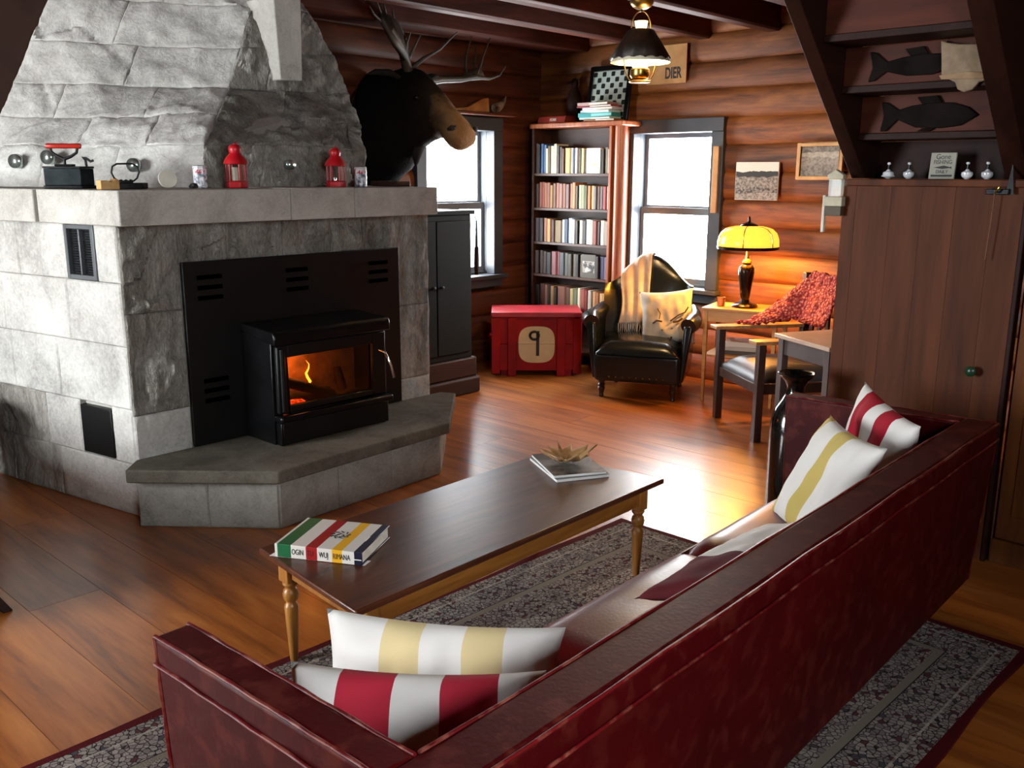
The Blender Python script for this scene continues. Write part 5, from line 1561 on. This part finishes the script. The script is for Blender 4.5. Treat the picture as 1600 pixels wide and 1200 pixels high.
# ================================================================== END TABLE, LAMP
m_pine = wood('end_table_pine', '#a06a2c', '#c48a44', '#d49c58', 'y', 1.2, 0.4, 0.1, 0.05, 0.0)
et = thing('end_table', 'honey coloured square end table under the lamp', 'table', (6.0, 3.30, 0), math.radians(14))
EX, EY, EZ = 0.185, 0.275, 0.69
B().box(-EX, -EY, EZ - 0.02, EX, EY, EZ).build('tabletop', m_pine, et, bevel=0.004)
for (a0, b0, a1, b1) in ((-EX + .012, -EY + .045, -EX + .03, EY - .045), (EX - .03, -EY + .045, EX - .012, EY - .045), (-EX + .045, -EY + .012, EX - .045, -EY + .03), (-EX + .045, EY - .03, EX - .045, EY - .012)):
    B().box(a0, b0, EZ - 0.10, a1, b1, EZ - 0.0205).build('apron', m_pine, et, bevel=0.002)
for sx_ in (-1, 1):
    for sy_ in (-1, 1):
        cx_, cy_ = sx_ * (EX - .028), sy_ * (EY - .028)
        B().hexa([(cx_ - .010, cy_ - .010, 0), (cx_ + .010, cy_ - .010, 0), (cx_ + .010, cy_ + .010, 0), (cx_ - .010, cy_ + .010, 0),
                  (cx_ - .016, cy_ - .016, EZ - .021), (cx_ + .016, cy_ - .016, EZ - .021), (cx_ + .016, cy_ + .016, EZ - .021), (cx_ - .016, cy_ + .016, EZ - .021)]).build('leg', m_pine, et, bevel=0.002)
B().box(-EX + .02, -EY + .02, 0.335, EX - .02, EY - .02, 0.35).build('lower_shelf', m_pine, et, bevel=0.002)
zz = 0.3506
for k, (c_, h_, dx, lab) in enumerate((('#4a3a34', .03, 0, 'dark book lying lowest on the shelf of the end table'), ('#b9b4aa', .028, .02, 'pale grey book lying second on the shelf of the end table'), ('#d4cfc6', .035, -.01, 'white book lying on top of the pile under the lamp'))):
    o = B().box(-0.105, -0.14 + dx, 0, 0.105, 0.14 + dx, h_).build('flat_book', book_mat(c_), bevel=0.002, seg=1)
    o.location = (6.0, 3.30, zz)
    o.rotation_euler = (0, 0, math.radians(14 + 6 * k))
    tag(o, lab, 'book', 'books on the end table shelf')
    zz += h_ + 0.0006
# table lamp with panelled glass shade
LX, LY = 5.985, 3.31
lm = thing('table_lamp', 'table lamp with glowing yellow panelled glass shade and dark vase base', 'lamp', (LX, LY, EZ + 0.0006))
m_lbase = M('lamp_bronze', '#1a120c', '#2e2016', 12, 0.22, 0.6)
B().lathe([(0.092, 0), (0.094, 0.010), (0.085, 0.020), (0.055, 0.030), (0.034, 0.040), (0.030, 0.055)], 32).build('foot', m_lbase, lm, smooth=40)
B().lathe([(0.030, 0.0555), (0.034, 0.08), (0.042, 0.14), (0.052, 0.21), (0.057, 0.25), (0.054, 0.28), (0.040, 0.30), (0.028, 0.308)], 28).build('vase_body', m_lbase, lm, smooth=40)
B().lathe([(0.028, 0.3085), (0.034, 0.318), (0.026, 0.335), (0.014, 0.345), (0.011, 0.37), (0.009, 0.40), (0.007, 0.42), (0.007, 0.575)], 20).build('stem', m_brass, lm, smooth=40)
t = NT('lamp_shade_glass')
t.p.inputs['Base Color'].default_value = lin('#e8c040')
t.p.inputs['Roughness'].default_value = 0.25
t.p.inputs['Emission Color'].default_value = (1.0, 0.78, 0.14, 1)
t.p.inputs['Emission Strength'].default_value = 0.9
tl_ = t.n('ShaderNodeBsdfTranslucent')
tl_.inputs[0].default_value = (0.95, 0.62, 0.12, 1)
mx_ = t.n('ShaderNodeMixShader')
mx_.inputs[0].default_value = 0.45
t.l(t.p.outputs[0], mx_.inputs[1])
t.l(tl_.outputs[0], mx_.inputs[2])
t.l(mx_.outputs[0], t.t.nodes['Material Output'].inputs['Surface'])
m_shade = t.m
SP = [(0.060, 0.574), (0.11, 0.570), (0.160, 0.556), (0.195, 0.525), (0.210, 0.480), (0.212, 0.435)]
NPAN = 6
def seg_pt(a, r, z):
    return (r * math.cos(a), r * math.sin(a), z)
for k in range(NPAN):
    a0 = 2 * PI * k / NPAN + 0.35
    def pf_(u, v, a0=a0):
        i = v * (len(SP) - 1)
        j = min(int(i), len(SP) - 2)
        f = i - j
        r_ = SP[j][0] + (SP[j + 1][0] - SP[j][0]) * f
        z_ = SP[j][1] + (SP[j + 1][1] - SP[j][1]) * f
        return seg_pt(a0 + 2 * PI / NPAN * (0.02 + 0.96 * u), r_, z_)
    B().grid(pf_, 10, 12).build('shade_panel', m_shade, lm, smooth=True, solid=0.004)
    B().tube([seg_pt(a0, r_ + 0.002, z_) for r_, z_ in SP], 0.0035, 6).build('shade_rib', m_lbase, lm, smooth=60)
B().lathe([(0.214, 0.4345), (0.216, 0.432), (0.214, 0.414), (0.209, 0.414), (0.209, 0.432)], 36, ring=True).build('shade_rim', m_lbase, lm, smooth=40)
B().lathe([(0.065, 0.574), (0.06, 0.582), (0.03, 0.596), (0.012, 0.604), (0.008, 0.62), (0.010, 0.628), (0.0, 0.648)], 24).build('finial_cap', m_lbase, lm, smooth=40)
B().tube([(0.05, -0.005, 0.33), (0.05, -0.005, 0.36)], 0.003, 5).build('pull_chain', m_brass, lm, smooth=50)
for dx, dy in ((0.06, 0.0), (-0.05, 0.05)):
    pl = bpy.data.lights.new('table_lamp_bulb', 'POINT')
    pl.energy = 42.0
    pl.color = (1.0, 0.42, 0.06)
    pl.shadow_soft_size = 0.035
    po = bpy.data.objects.new('table_lamp_bulb', pl)
    po.location = (LX + dx, LY + dy, EZ + 0.47)
    COL.objects.link(po)
jr = thing('glass_jar', 'small red and amber votive glass on the end table', 'glass', (5.905, 3.455, EZ + 0.0006))
B().lathe([(0.024, 0), (0.028, 0.004), (0.029, 0.055), (0.031, 0.062)], 20).build('glass_body', M('votive_glass', '#5a1a10', '#c08a5a', 30, 0.15, 0, 0, None, (1, 1, .3), 0.3), jr, smooth=40)
B().lathe([(0.031, 0.0622), (0.032, 0.066), (0.027, 0.066), (0.026, 0.0625)], 20, ring=True).build('rim', m_brass, jr, smooth=40)

# ================================================================== WOODEN ARMCHAIR WITH GREY SEAT
m_mission = wood('mission_oak', '#22130c', '#36201a', '#4a2e20', 'z', 1.5, 0.4, 0.15, 0.05, 0.0)
m_marm = wood('mission_arm', '#7c5430', '#a87c4c', '#c09462', 'x', 1.5, 0.35, 0.2, 0.05, 0.0)
ms = thing('wooden_armchair', 'dark wooden armchair with flat arms and grey cushioned seat', 'armchair', (5.26, 2.924, 0), math.radians(-126))
CWd, CDp, AZ = 0.30, 0.60, 0.635
for sx_ in (-1, 1):
    for yy_, hh_ in ((0.0, AZ - 0.02), (CDp, 0.98)):
        B().box(sx_ * CWd - .024, yy_ - .024, 0, sx_ * CWd + .024, yy_ + .024, hh_).build('leg', m_mission, ms, bevel=0.003)
    B().box(sx_ * CWd - .052, -0.06, AZ - 0.0195, sx_ * CWd + .052, CDp - 0.026, AZ + 0.003).build('arm', m_marm, ms, bevel=0.004)
    B().box(sx_ * CWd - .012, 0.025, 0.30, sx_ * CWd + .012, CDp - .025, 0.36).build('side_rail', m_mission, ms, bevel=0.002)
B().box(-CWd + .025, -0.012, 0.30, CWd - .025, 0.012, 0.36).build('front_rail', m_mission, ms, bevel=0.002)
B().box(-CWd + .025, CDp - .012, 0.30, CWd - .025, CDp + .012, 0.36).build('back_rail', m_mission, ms, bevel=0.002)
for z_ in (0.52, 0.90):
    B().box(-CWd + .025, CDp - .012, z_, CWd - .025, CDp + .012, z_ + 0.07).build('back_rail', m_mission, ms, bevel=0.002)
for k in range(5):
    x_ = -0.2 + 0.1 * k
    B().box(x_ - .02, CDp - .008, 0.5905, x_ + .02, CDp + .008, 0.8995).build('slat', m_mission, ms, bevel=0.002)
def sc_fn(u, v):
    e = min(1, min(u, 1 - u) / 0.16) * min(1, min(v, 1 - v) / 0.16)
    return (-0.27 + 0.54 * u, 0.0 + 0.56 * v, 0.385 + 0.06 * e ** 0.5 + 0.02 * math.sin(PI * u) * math.sin(PI * v))
sb_ = B().grid(sc_fn, 20, 20)
w_ = 21
ring = [k for k in range(w_)] + [j * w_ + 20 for j in range(1, 21)] + [20 * w_ + k for k in range(19, -1, -1)] + [j * w_ for j in range(19, 0, -1)]
bs = len(sb_.v)
for k in ring:
    p = sb_.v[k]
    sb_.v.append((p[0], p[1], 0.3605))
for k in range(len(ring)):
    sb_.f.append((ring[(k + 1) % len(ring)], ring[k], bs + k, bs + (k + 1) % len(ring)))
sb_.f.append(tuple(bs + k for k in range(len(ring))))
sb_.build('seat_cushion', M('grey_leather', '#3c3a40', '#504d54', 6, 0.42, 0, 0.1, 60), ms, smooth=55)
# red shawl over the back and down to the arm
sh = thing('knitted_shawl', 'red and pink knitted shawl draped over the wooden armchair', 'blanket', (5.26, 2.924, 0), math.radians(-126))
def shawl_fn(u, v):
    x_ = -0.33 + 0.55 * u                       # along the back
    z = 1.005 - 0.30 * v + 0.018 * noise.noise(Vector((u * 9, v * 9, 2)))
    y_ = CDp - 0.05 - 0.10 * v ** 1.5 + 0.02 * noise.noise(Vector((u * 12, v * 10, 7)))
    # at the outer end it slides forward along the arm
    k = max(0, 1 - u * 2.6)
    z -= 0.20 * k * (1 - v)
    y_ -= 0.30 * k * (0.35 + 0.65 * v)
    z -= 0.075 * k * v
    return (x_, y_, max(z, AZ + 0.02))
def shawl_mat():
    t = NT('shawl_knit')
    v = t.coord('Object', (1, 1, 1), False)
    vo = t.n('ShaderNodeTexVoronoi')
    vo.inputs['Scale'].default_value = 55
    t.l(v, vo.inputs['Vector'])
    t.l(t.ramp(vo.outputs['Distance'], [(0.15, '#d88a78'), (0.45, '#b03a30'), (0.8, '#7a1c18')]), t.p.inputs['Base Color'])
    t.p.inputs['Roughness'].default_value = 0.9
    t.bump(vo.outputs['Distance'], 0.9, 0.015)
    return t.m
m_sh = shawl_mat()
B().grid(shawl_fn, 30, 24).build('cloth', m_sh, sh, smooth=True, solid=0.016)
for k in range(22):
    p = shawl_fn(k / 21, 1.0)
    B().tube([p, (p[0] + .01 * math.sin(k * 4), p[1] - .015, p[2] - .008), (p[0] + .012 * math.sin(k * 2.3), p[1] - .04, p[2] - 0.004)], [.012, .014, .006], 6).build('fringe', m_sh, sh, smooth=60)

# ================================================================== PALE SIDE TABLE BY THE STAIR
pt_ = thing('side_table', 'pale topped side table corner showing beside the stair panelling', 'table', (4.945, 2.53, 0), math.atan2(-0.47, 0.88))
B().box(0, -0.50, 0.695, 0.44, 0, 0.72).build('tabletop', M('pale_top', '#b9a08c', '#cdb8a6', 6, 0.35), pt_, bevel=0.004)
m_grey = M('side_table_grey', '#4c4240', '#5c504c', 6, 0.5)
for lx_, ly_ in ((0.04, -0.04), (0.40, -0.04), (0.04, -0.46), (0.40, -0.46)):
    B().box(lx_ - .022, ly_ - .022, 0, lx_ + .022, ly_ + .022, 0.6945).build('leg', m_grey, pt_, bevel=0.003)
for (a0, b0, a1, b1) in ((.03, -.438, .048, -.062), (.392, -.438, .41, -.062), (.062, -.048, .378, -.03), (.062, -.47, .378, -.452)):
    B().box(a0, b0, 0.60, a1, b1, 0.6945).build('apron', m_grey, pt_, bevel=0.002)

# ================================================================== BLACK VASE
vz = thing('floor_vase', 'tall glossy black ceramic floor vase between sofa and panelling', 'vase', (3.865, 1.855, 0))
B().lathe([(0.075, 0.0), (0.095, 0.01), (0.10, 0.05), (0.103, 0.30), (0.105, 0.46), (0.100, 0.53), (0.085, 0.585), (0.058, 0.625), (0.042, 0.655), (0.040, 0.685), (0.052, 0.712), (0.074, 0.732), (0.078, 0.742), (0.070, 0.745), (0.045, 0.72), (0.034, 0.69), (0.034, 0.60), (0.0, 0.58)], 36).build('body', M('black_glaze', '#050606', '#0a0b0b', 6, 0.08, 0, 0, None, (1, 1, 1), 1.0), vz, smooth=50)
B().lathe([(0.077, 0.7425), (0.081, 0.746), (0.077, 0.750), (0.070, 0.7455)], 36, (0, 0, 0), 1, 1, lambda a, r, z: 1 + 0.03 * math.sin(7 * a), True).build('rim', m_blackg, vz, smooth=50)

# ================================================================== STAIR, PANELLING
wp = struct(B().box(4.135, 1.07, 0, 4.175, 1.80, 1.575).build('wall_stair', m_chink))
joint = [1.815, 1.755, 1.60, 1.47, 1.335, 1.19, 1.075]
for a, b_ in zip(joint[:-1], joint[1:]):
    B().box(4.112 - random.uniform(0, .002), b_ + 0.0005, 0.0, 4.134, a - 0.0005, 1.572).build('plank', m_plank, wp)
B().box(4.0985, 1.07, 1.5725, 4.30, 1.80, 1.603).build('shelf_board', m_plank, wp, bevel=0.004)
# side of the enclosure under the stair (towards the lamp) and niche back
B().box(4.18, 1.785, 0, 5.6, 1.815, 1.572).build('side_panel', m_plank, wp)
B().box(4.28, 1.10, 1.6035, 4.30, 1.775, 1.765).build('niche_back', m_stair, wp)
B().box(4.10, 1.055, 0.0, 4.16, 1.0735, ZC).build('corner_post', m_stair, wp, bevel=0.004)
# right-hand wall with door
wd = struct(B().box(4.165, YN, 0, 4.22, 1.05, ZC).build('wall_door', m_plank))
dd = struct(B().box(4.125, 0.15, 0.11, 4.163, 1.035, 2.03).build('door_1', m_doorw, bevel=0.004))
for y0_, y1_ in ((0.19, 0.55), (0.62, 0.98)):
    for z0_, z1_ in ((0.22, 0.95), (1.08, 1.95)):
        B().box(4.118, y0_, z0_, 4.1245, y1_, z1_).build('panel', m_doorw, dd, bevel=0.003)
struct(B().box(4.12, 0.10, 0.0, 4.163, 1.045, 0.105).build('baseboard_stair', m_doorw, bevel=0.004))
struct(B().box(4.12, YN, 2.035, 4.163, 1.045, 2.13).build('trim_1', m_plank, bevel=0.004))
# staircase rising towards the camera
stc = thing('staircase', 'dark wooden staircase seen from below beside the panelled wall', 'staircase', (4.15, 1.45, 0))
ST = Matrix.Translation((-4.15, -1.45, 0))
def zline(x_):
    return 1.605 + 0.893 * (4.15 - x_)
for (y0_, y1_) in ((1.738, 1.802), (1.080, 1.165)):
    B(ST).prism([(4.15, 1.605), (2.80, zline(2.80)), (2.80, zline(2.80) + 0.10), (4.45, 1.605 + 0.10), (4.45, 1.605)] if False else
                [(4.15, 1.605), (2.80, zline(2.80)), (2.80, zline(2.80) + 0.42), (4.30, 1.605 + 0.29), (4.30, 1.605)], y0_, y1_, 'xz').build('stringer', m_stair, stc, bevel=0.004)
zt, xt = 1.765, 4.05
k = 0
while zt < 2.80:
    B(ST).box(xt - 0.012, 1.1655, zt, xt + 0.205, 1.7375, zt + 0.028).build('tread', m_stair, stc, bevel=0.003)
    B(ST).box(xt, 1.1655, zt + 0.0285, xt + 0.018, 1.7375, zt + 0.1795).build('riser', m_riser, stc, bevel=0.002)
    zt += 0.18
    xt -= 0.20
    k += 1
# fish cut-outs fixed to the backs of the risers
def fish(xp, pts_, lab, fin):
    t = thing('wooden_fish', lab, 'fish', (xp, pts_[0][0], pts_[0][1]), 0, 'fish on the stair risers')
    o_ = Matrix.Translation((-xp, -pts_[0][0], -pts_[0][1]))
    B(o_).prism(pts_, xp - 0.014, xp - 0.002, 'yz').build('body', M('fish_grey', '#0e0a08', '#1c1512', 12, 0.8, 0, 0.3, 30, spec=0.08) if 'fish_grey' not in bpy.data.materials else bpy.data.materials['fish_grey'], t, bevel=0.004)
    for f_ in fin:
        B(o_).prism(f_, xp - 0.016, xp - 0.003, 'yz').build('fin', bpy.data.materials['fish_grey'], t, bevel=0.002)
fish(4.05, [(1.26, 1.853), (1.30, 1.885), (1.36, 1.905), (1.44, 1.908), (1.52, 1.90), (1.575, 1.885), (1.62, 1.915), (1.645, 1.92), (1.635, 1.86), (1.645, 1.80), (1.62, 1.80), (1.575, 1.845), (1.50, 1.812), (1.40, 1.806), (1.32, 1.815)], 'dark carved fish on the lower stair riser',
     [[(1.40, 1.906), (1.48, 1.904), (1.50, 1.932), (1.42, 1.935)], [(1.42, 1.808), (1.47, 1.808), (1.49, 1.796), (1.44, 1.795)]])
fish(3.85, [(1.30, 2.045), (1.34, 2.072), (1.42, 2.078), (1.50, 2.07), (1.56, 2.058), (1.605, 2.095), (1.63, 2.10), (1.615, 2.04), (1.63, 1.985), (1.605, 1.988), (1.56, 2.02), (1.48, 2.0), (1.38, 1.998), (1.33, 2.015)], 'brown carved fish on the upper stair riser',
     [[(1.40, 2.076), (1.47, 2.073), (1.49, 2.10), (1.42, 2.105)]])
bk_ = thing('birch_bark_basket', 'pale birch bark basket hanging on the upper stair riser', 'basket', (3.83, 1.25, 1.93))
B(Matrix.Translation((-3.83, -1.25, -1.93))).prism([(1.352, 2.117), (1.33, 2.108), (1.28, 2.098), (1.179, 2.092), (1.172, 2.02), (1.156, 1.966), (1.20, 1.958), (1.222, 1.932), (1.25, 1.924), (1.275, 1.936), (1.285, 1.962), (1.338, 1.988), (1.345, 2.06)], 3.815, 3.836, 'yz').build('body', M('birch_bark', '#7c6852', '#9a866c', 16, 0.8, 0, 0.3, 50), bk_, bevel=0.004)
B(Matrix.Translation((-3.83, -1.25, -1.93))).prism([(1.345, 1.99), (1.335, 1.975), (1.16, 1.968), (1.158, 1.99), (1.25, 1.998)], 3.809, 3.8145, 'yz').build('band', M('birch_rim', '#84684c', '#a08464', 20, 0.8), bk_, bevel=0.002)
# shelf things under the stair
SZ = 1.6036
def bottle(y, lab, kind):
    t = thing('glass_bottle', lab, 'bottle', (4.17, y, SZ), 0, 'small bottles on the stair shelf')
    B().lathe([(0.008, 0), (0.012, 0.004), (0.020, 0.010) if kind != 0 else (0.030, 0.010), (0.023, 0.018), (0.022, 0.028), (0.010, 0.034), (0.006, 0.040)], 16).build('body', M('glass_white', '#c8ccd0', '#f0f2f4', 12, 0.12, 0, 0, None, (1, 1, 1), 0.5) if 'glass_white' not in bpy.data.materials else bpy.data.materials['glass_white'], t, smooth=40)
    B().lathe([(0.005, 0.0402), (0.005, 0.060)], 10).build('neck', bpy.data.materials['black_gloss_steel'], t, smooth=40)
    B().lathe([(0.006, 0.0602), (0.008, 0.064), (0.006, 0.070), (0, 0.071)], 10).build('stopper', bpy.data.materials['glass_white'], t, smooth=40)
bottle(1.645, 'small glass bottle with wide base, leftmost on the stair shelf', 0)
bottle(1.557, 'small glass bottle, second from left on the stair shelf', 1)
bottle(1.318, 'small glass bottle just right of the little sign on the stair shelf', 1)
bottle(1.240, 'small glass bottle, rightmost on the stair shelf', 2)
fs = thing('small_sign', 'small grey fishing sign standing on the stair shelf', 'sign', (4.165, 1.42, SZ))
FSm = frame((0, 0, 0), (0, -1, 0), (0.12, 0, 0.99))
B(FSm).box(-0.052, 0.0, -0.012, 0.052, 0.110, 0.0).build('board', M('sign_grey', '#8c8a7e', '#a09e90', 8, 0.6), fs, bevel=0.002)
text('lettering', 'Gone', 0.030, ink, fs, FSm @ Matrix.Translation((0, 0.092, 0.0006)), sx=0.9, ext=0.0003)
text('lettering', 'FISHING', 0.024, ink, fs, FSm @ Matrix.Translation((0, 0.070, 0.0006)), sx=0.85, ext=0.0003)
B(FSm).prism([(-0.035, 0.048), (0.0, 0.042), (0.03, 0.046), (0.038, 0.042), (0.036, 0.052), (0.03, 0.050), (0.005, 0.056)], 0.0003, 0.0012).build('fish_mark', ink, fs)
text('lettering', 'DAILY', 0.020, ink, fs, FSm @ Matrix.Translation((0, 0.030, 0.0006)), sx=0.9, ext=0.0003)
B(FSm).box(-0.043, 0.010, 0.0003, 0.043, 0.018, 0.0009).build('bottom_line', ink, fs)
# pointed metal hook, cord and green knob on the panelling
hk = thing('coat_hook', 'dark metal hook with a hanging cord at the panel top', 'hook', (4.088, 1.17, 1.545))
B().box(-0.012, -0.045, 0.0, 0.010, 0.04, 0.022).build('plate', m_iron, hk, bevel=0.003)
B().tube([(-0.012, 0.0, 0.012), (-0.03, 0.0, 0.008), (-0.034, -0.008, 0.018), (-0.03, -0.012, 0.03)], 0.004, 6).build('hook_arm', m_brass, hk, smooth=50)
B().tube([(-0.014, 0.006, 0.004), (-0.012, 0.008, -0.12), (-0.010, 0.014, -0.26)], 0.0022, 5).build('cord', M('cord_brown', '#6a4430', '#84583e', 9, 0.8), hk, smooth=50)
B().prism([(-0.06, 0.0), (-0.045, 0.13), (-0.03, 0.0)], 0.0, 0.006, 'yz').build('spike', m_iron, hk)
B(frame((4.108, 1.19, 0.82), (0, -1, 0), (0, 0, 1))).lathe([(0.010, 0), (0.008, 0.012), (0.020, 0.022), (0.022, 0.034), (0.014, 0.042), (0, 0.044)], 18).build('knob', M('green_glaze', '#12301c', '#1c4428', 8, 0.3), wp, smooth=40, label='round dark green knob')
# white lantern box on the panel corner
mh = thing('match_holder', 'small white match holder with arched glass on the panelling corner', 'holder', (4.108, 1.825, 1.485))
B().box(-0.035, -0.02, -0.045, 0.0, 0.055, -0.003).build('drawer', M('holder_dark', '#4c4030', '#5c4e3c', 9, 0.6), mh, bevel=0.002)
B().box(-0.04, -0.024, -0.0025, 0.0, 0.06, 0.04).build('base', M('holder_cream', '#b5ab90', '#cfc6ac', 14, 0.6), mh, bevel=0.003)
B().box(-0.03, -0.012, 0.0405, 0.0, 0.046, 0.115).build('glass_box', glass('holder_glass', (0.7, 0.72, 0.65), 0.02, 0.2), mh)
B().prism([(-0.02, 0.1155), (0.054, 0.1155), (0.054, 0.135), (0.017, 0.158), (-0.02, 0.135)], -0.034, 0.0, 'yz').build('pediment', M('holder_cream_top', '#b5ab90', '#cfc6ac', 14, 0.6), mh, bevel=0.003)
B().box(-0.02, 0.062, -0.12, 0.0, 0.075, 0.045).build('side_strip', m_cream, mh, bevel=0.002)

# ================================================================== PENDANT LAMP
PX, PY = 4.80, 3.445
pd = thing('pendant_lamp', 'hanging oil lamp with dark scalloped tin shade and brass fittings', 'lamp', (PX, PY, 2.17))
B().lathe([(0.0, 0.403), (0.03, 0.405), (0.055, 0.418), (0.068, 0.434), (0.072, 0.4485)], 28).build('ceiling_canopy', m_brass, pd, smooth=40)
B().tube([(0, 0, 0.390), (0, 0, 0.403)], 0.006, 8).build('hanger_rod', m_iron, pd, smooth=40)
# bail along the image plane
bdx, bdy = 0.68, -0.73
bail = []
for k in range(13):
    a = PI * k / 12
    bail.append((bdx * 0.058 * math.cos(a), bdy * 0.058 * math.cos(a), 0.300 + 0.095 * math.sin(a)))
B().tube(bail, 0.004, 6).build('bail', m_brass, pd, smooth=60)
B().lathe([(0.030, 0.290), (0.036, 0.322), (0.040, 0.338)], 20, (0, 0, 0), 1, 1, lambda a, r, z: 1 + (0.06 * math.sin(8 * a) if z > .33 else 0)).build('chimney_top', emit('lamp_milk_glass', (1.0, 0.80, 0.42), 1.6), pd, smooth=40)
def scall(a, r, z):
    return 1.0
shp = B()
prof = [(0.066, 0.290), (0.078, 0.285), (0.128, 0.21), (0.182, 0.115)]
NS = 72
vs_, fs_ = [], []
for (r_, z_) in prof:
    for j in range(NS):
        a = 2 * PI * j / NS
        dz = 0.012 * abs(math.sin(a * 8)) if z_ < 0.15 else 0
        vs_.append((r_ * math.cos(a), r_ * math.sin(a), z_ + dz))
for i in range(3):
    for j in range(NS):
        fs_.append((i * NS + j, i * NS + (j + 1) % NS, (i + 1) * NS + (j + 1) % NS, (i + 1) * NS + j))
t = NT('tin_shade')
v = t.coord('Object')
t.l(t.ramp(t.noise(v, 12, 4), [(0.35, '#1c120c'), (0.68, '#34241a')]), t.p.inputs['Base Color'])
t.p.inputs['Metallic'].default_value = 0.3
t.p.inputs['Roughness'].default_value = 0.5
shp.add(vs_, fs_).build('shade', t.m, pd, smooth=50, solid=0.002)
# white enamelled scalloped lining of the shade
lin_v = [((r_ - 0.004) * math.cos(2 * PI * j / NS), (r_ - 0.004) * math.sin(2 * PI * j / NS), z_ - 0.012) for (r_, z_) in prof[1:] for j in range(NS)]
lin_f = [(i * NS + j, i * NS + (j + 1) % NS, (i + 1) * NS + (j + 1) % NS, (i + 1) * NS + j) for i in range(2) for j in range(NS)]
B().add(lin_v, lin_f).build('shade_lining', M('enamel_white', '#e8dcc0', '#f2e8d0', 9, 0.4), pd, smooth=50)
B().lathe([(0.030, 0.275), (0.034, 0.20), (0.050, 0.14), (0.056, 0.115), (0.050, 0.085), (0.040, 0.072)], 24).build('glass_chimney', emit('lamp_glow_glass', (1.0, 0.72, 0.28), 3.0), pd, smooth=50)
B().lathe([(0.040, 0.0715), (0.058, 0.065), (0.060, 0.03), (0.050, 0.012), (0.042, 0.008), (0, 0.006)], 28).build('oil_font', m_brass, pd, smooth=40)
for sgn in (-1, 1):
    B().tube([(bdx * sgn * 0.100, bdy * sgn * 0.100, 0.145), (bdx * sgn * 0.095, bdy * sgn * 0.095, 0.09), (bdx * sgn * 0.080, bdy * sgn * 0.080, 0.035), (bdx * sgn * 0.062, bdy * sgn * 0.062, 0.005), (bdx * sgn * 0.03, bdy * sgn * 0.03, -0.004)], 0.0045, 6).build('side_arm', m_brass, pd, smooth=60)
B().lathe([(0.062, -0.012), (0.066, -0.006), (0.062, 0.0), (0.0, 0.002)], 28).build('font_ring', m_brass, pd, smooth=40)
pl = bpy.data.lights.new('pendant_lamp_flame', 'POINT')
pl.energy = 55.0
pl.color = (1.0, 0.66, 0.30)
pl.shadow_soft_size = 0.03
po = bpy.data.objects.new('pendant_lamp_flame', pl)
po.location = (PX + 0.07, PY - 0.06, 2.17 + 0.115)
COL.objects.link(po)
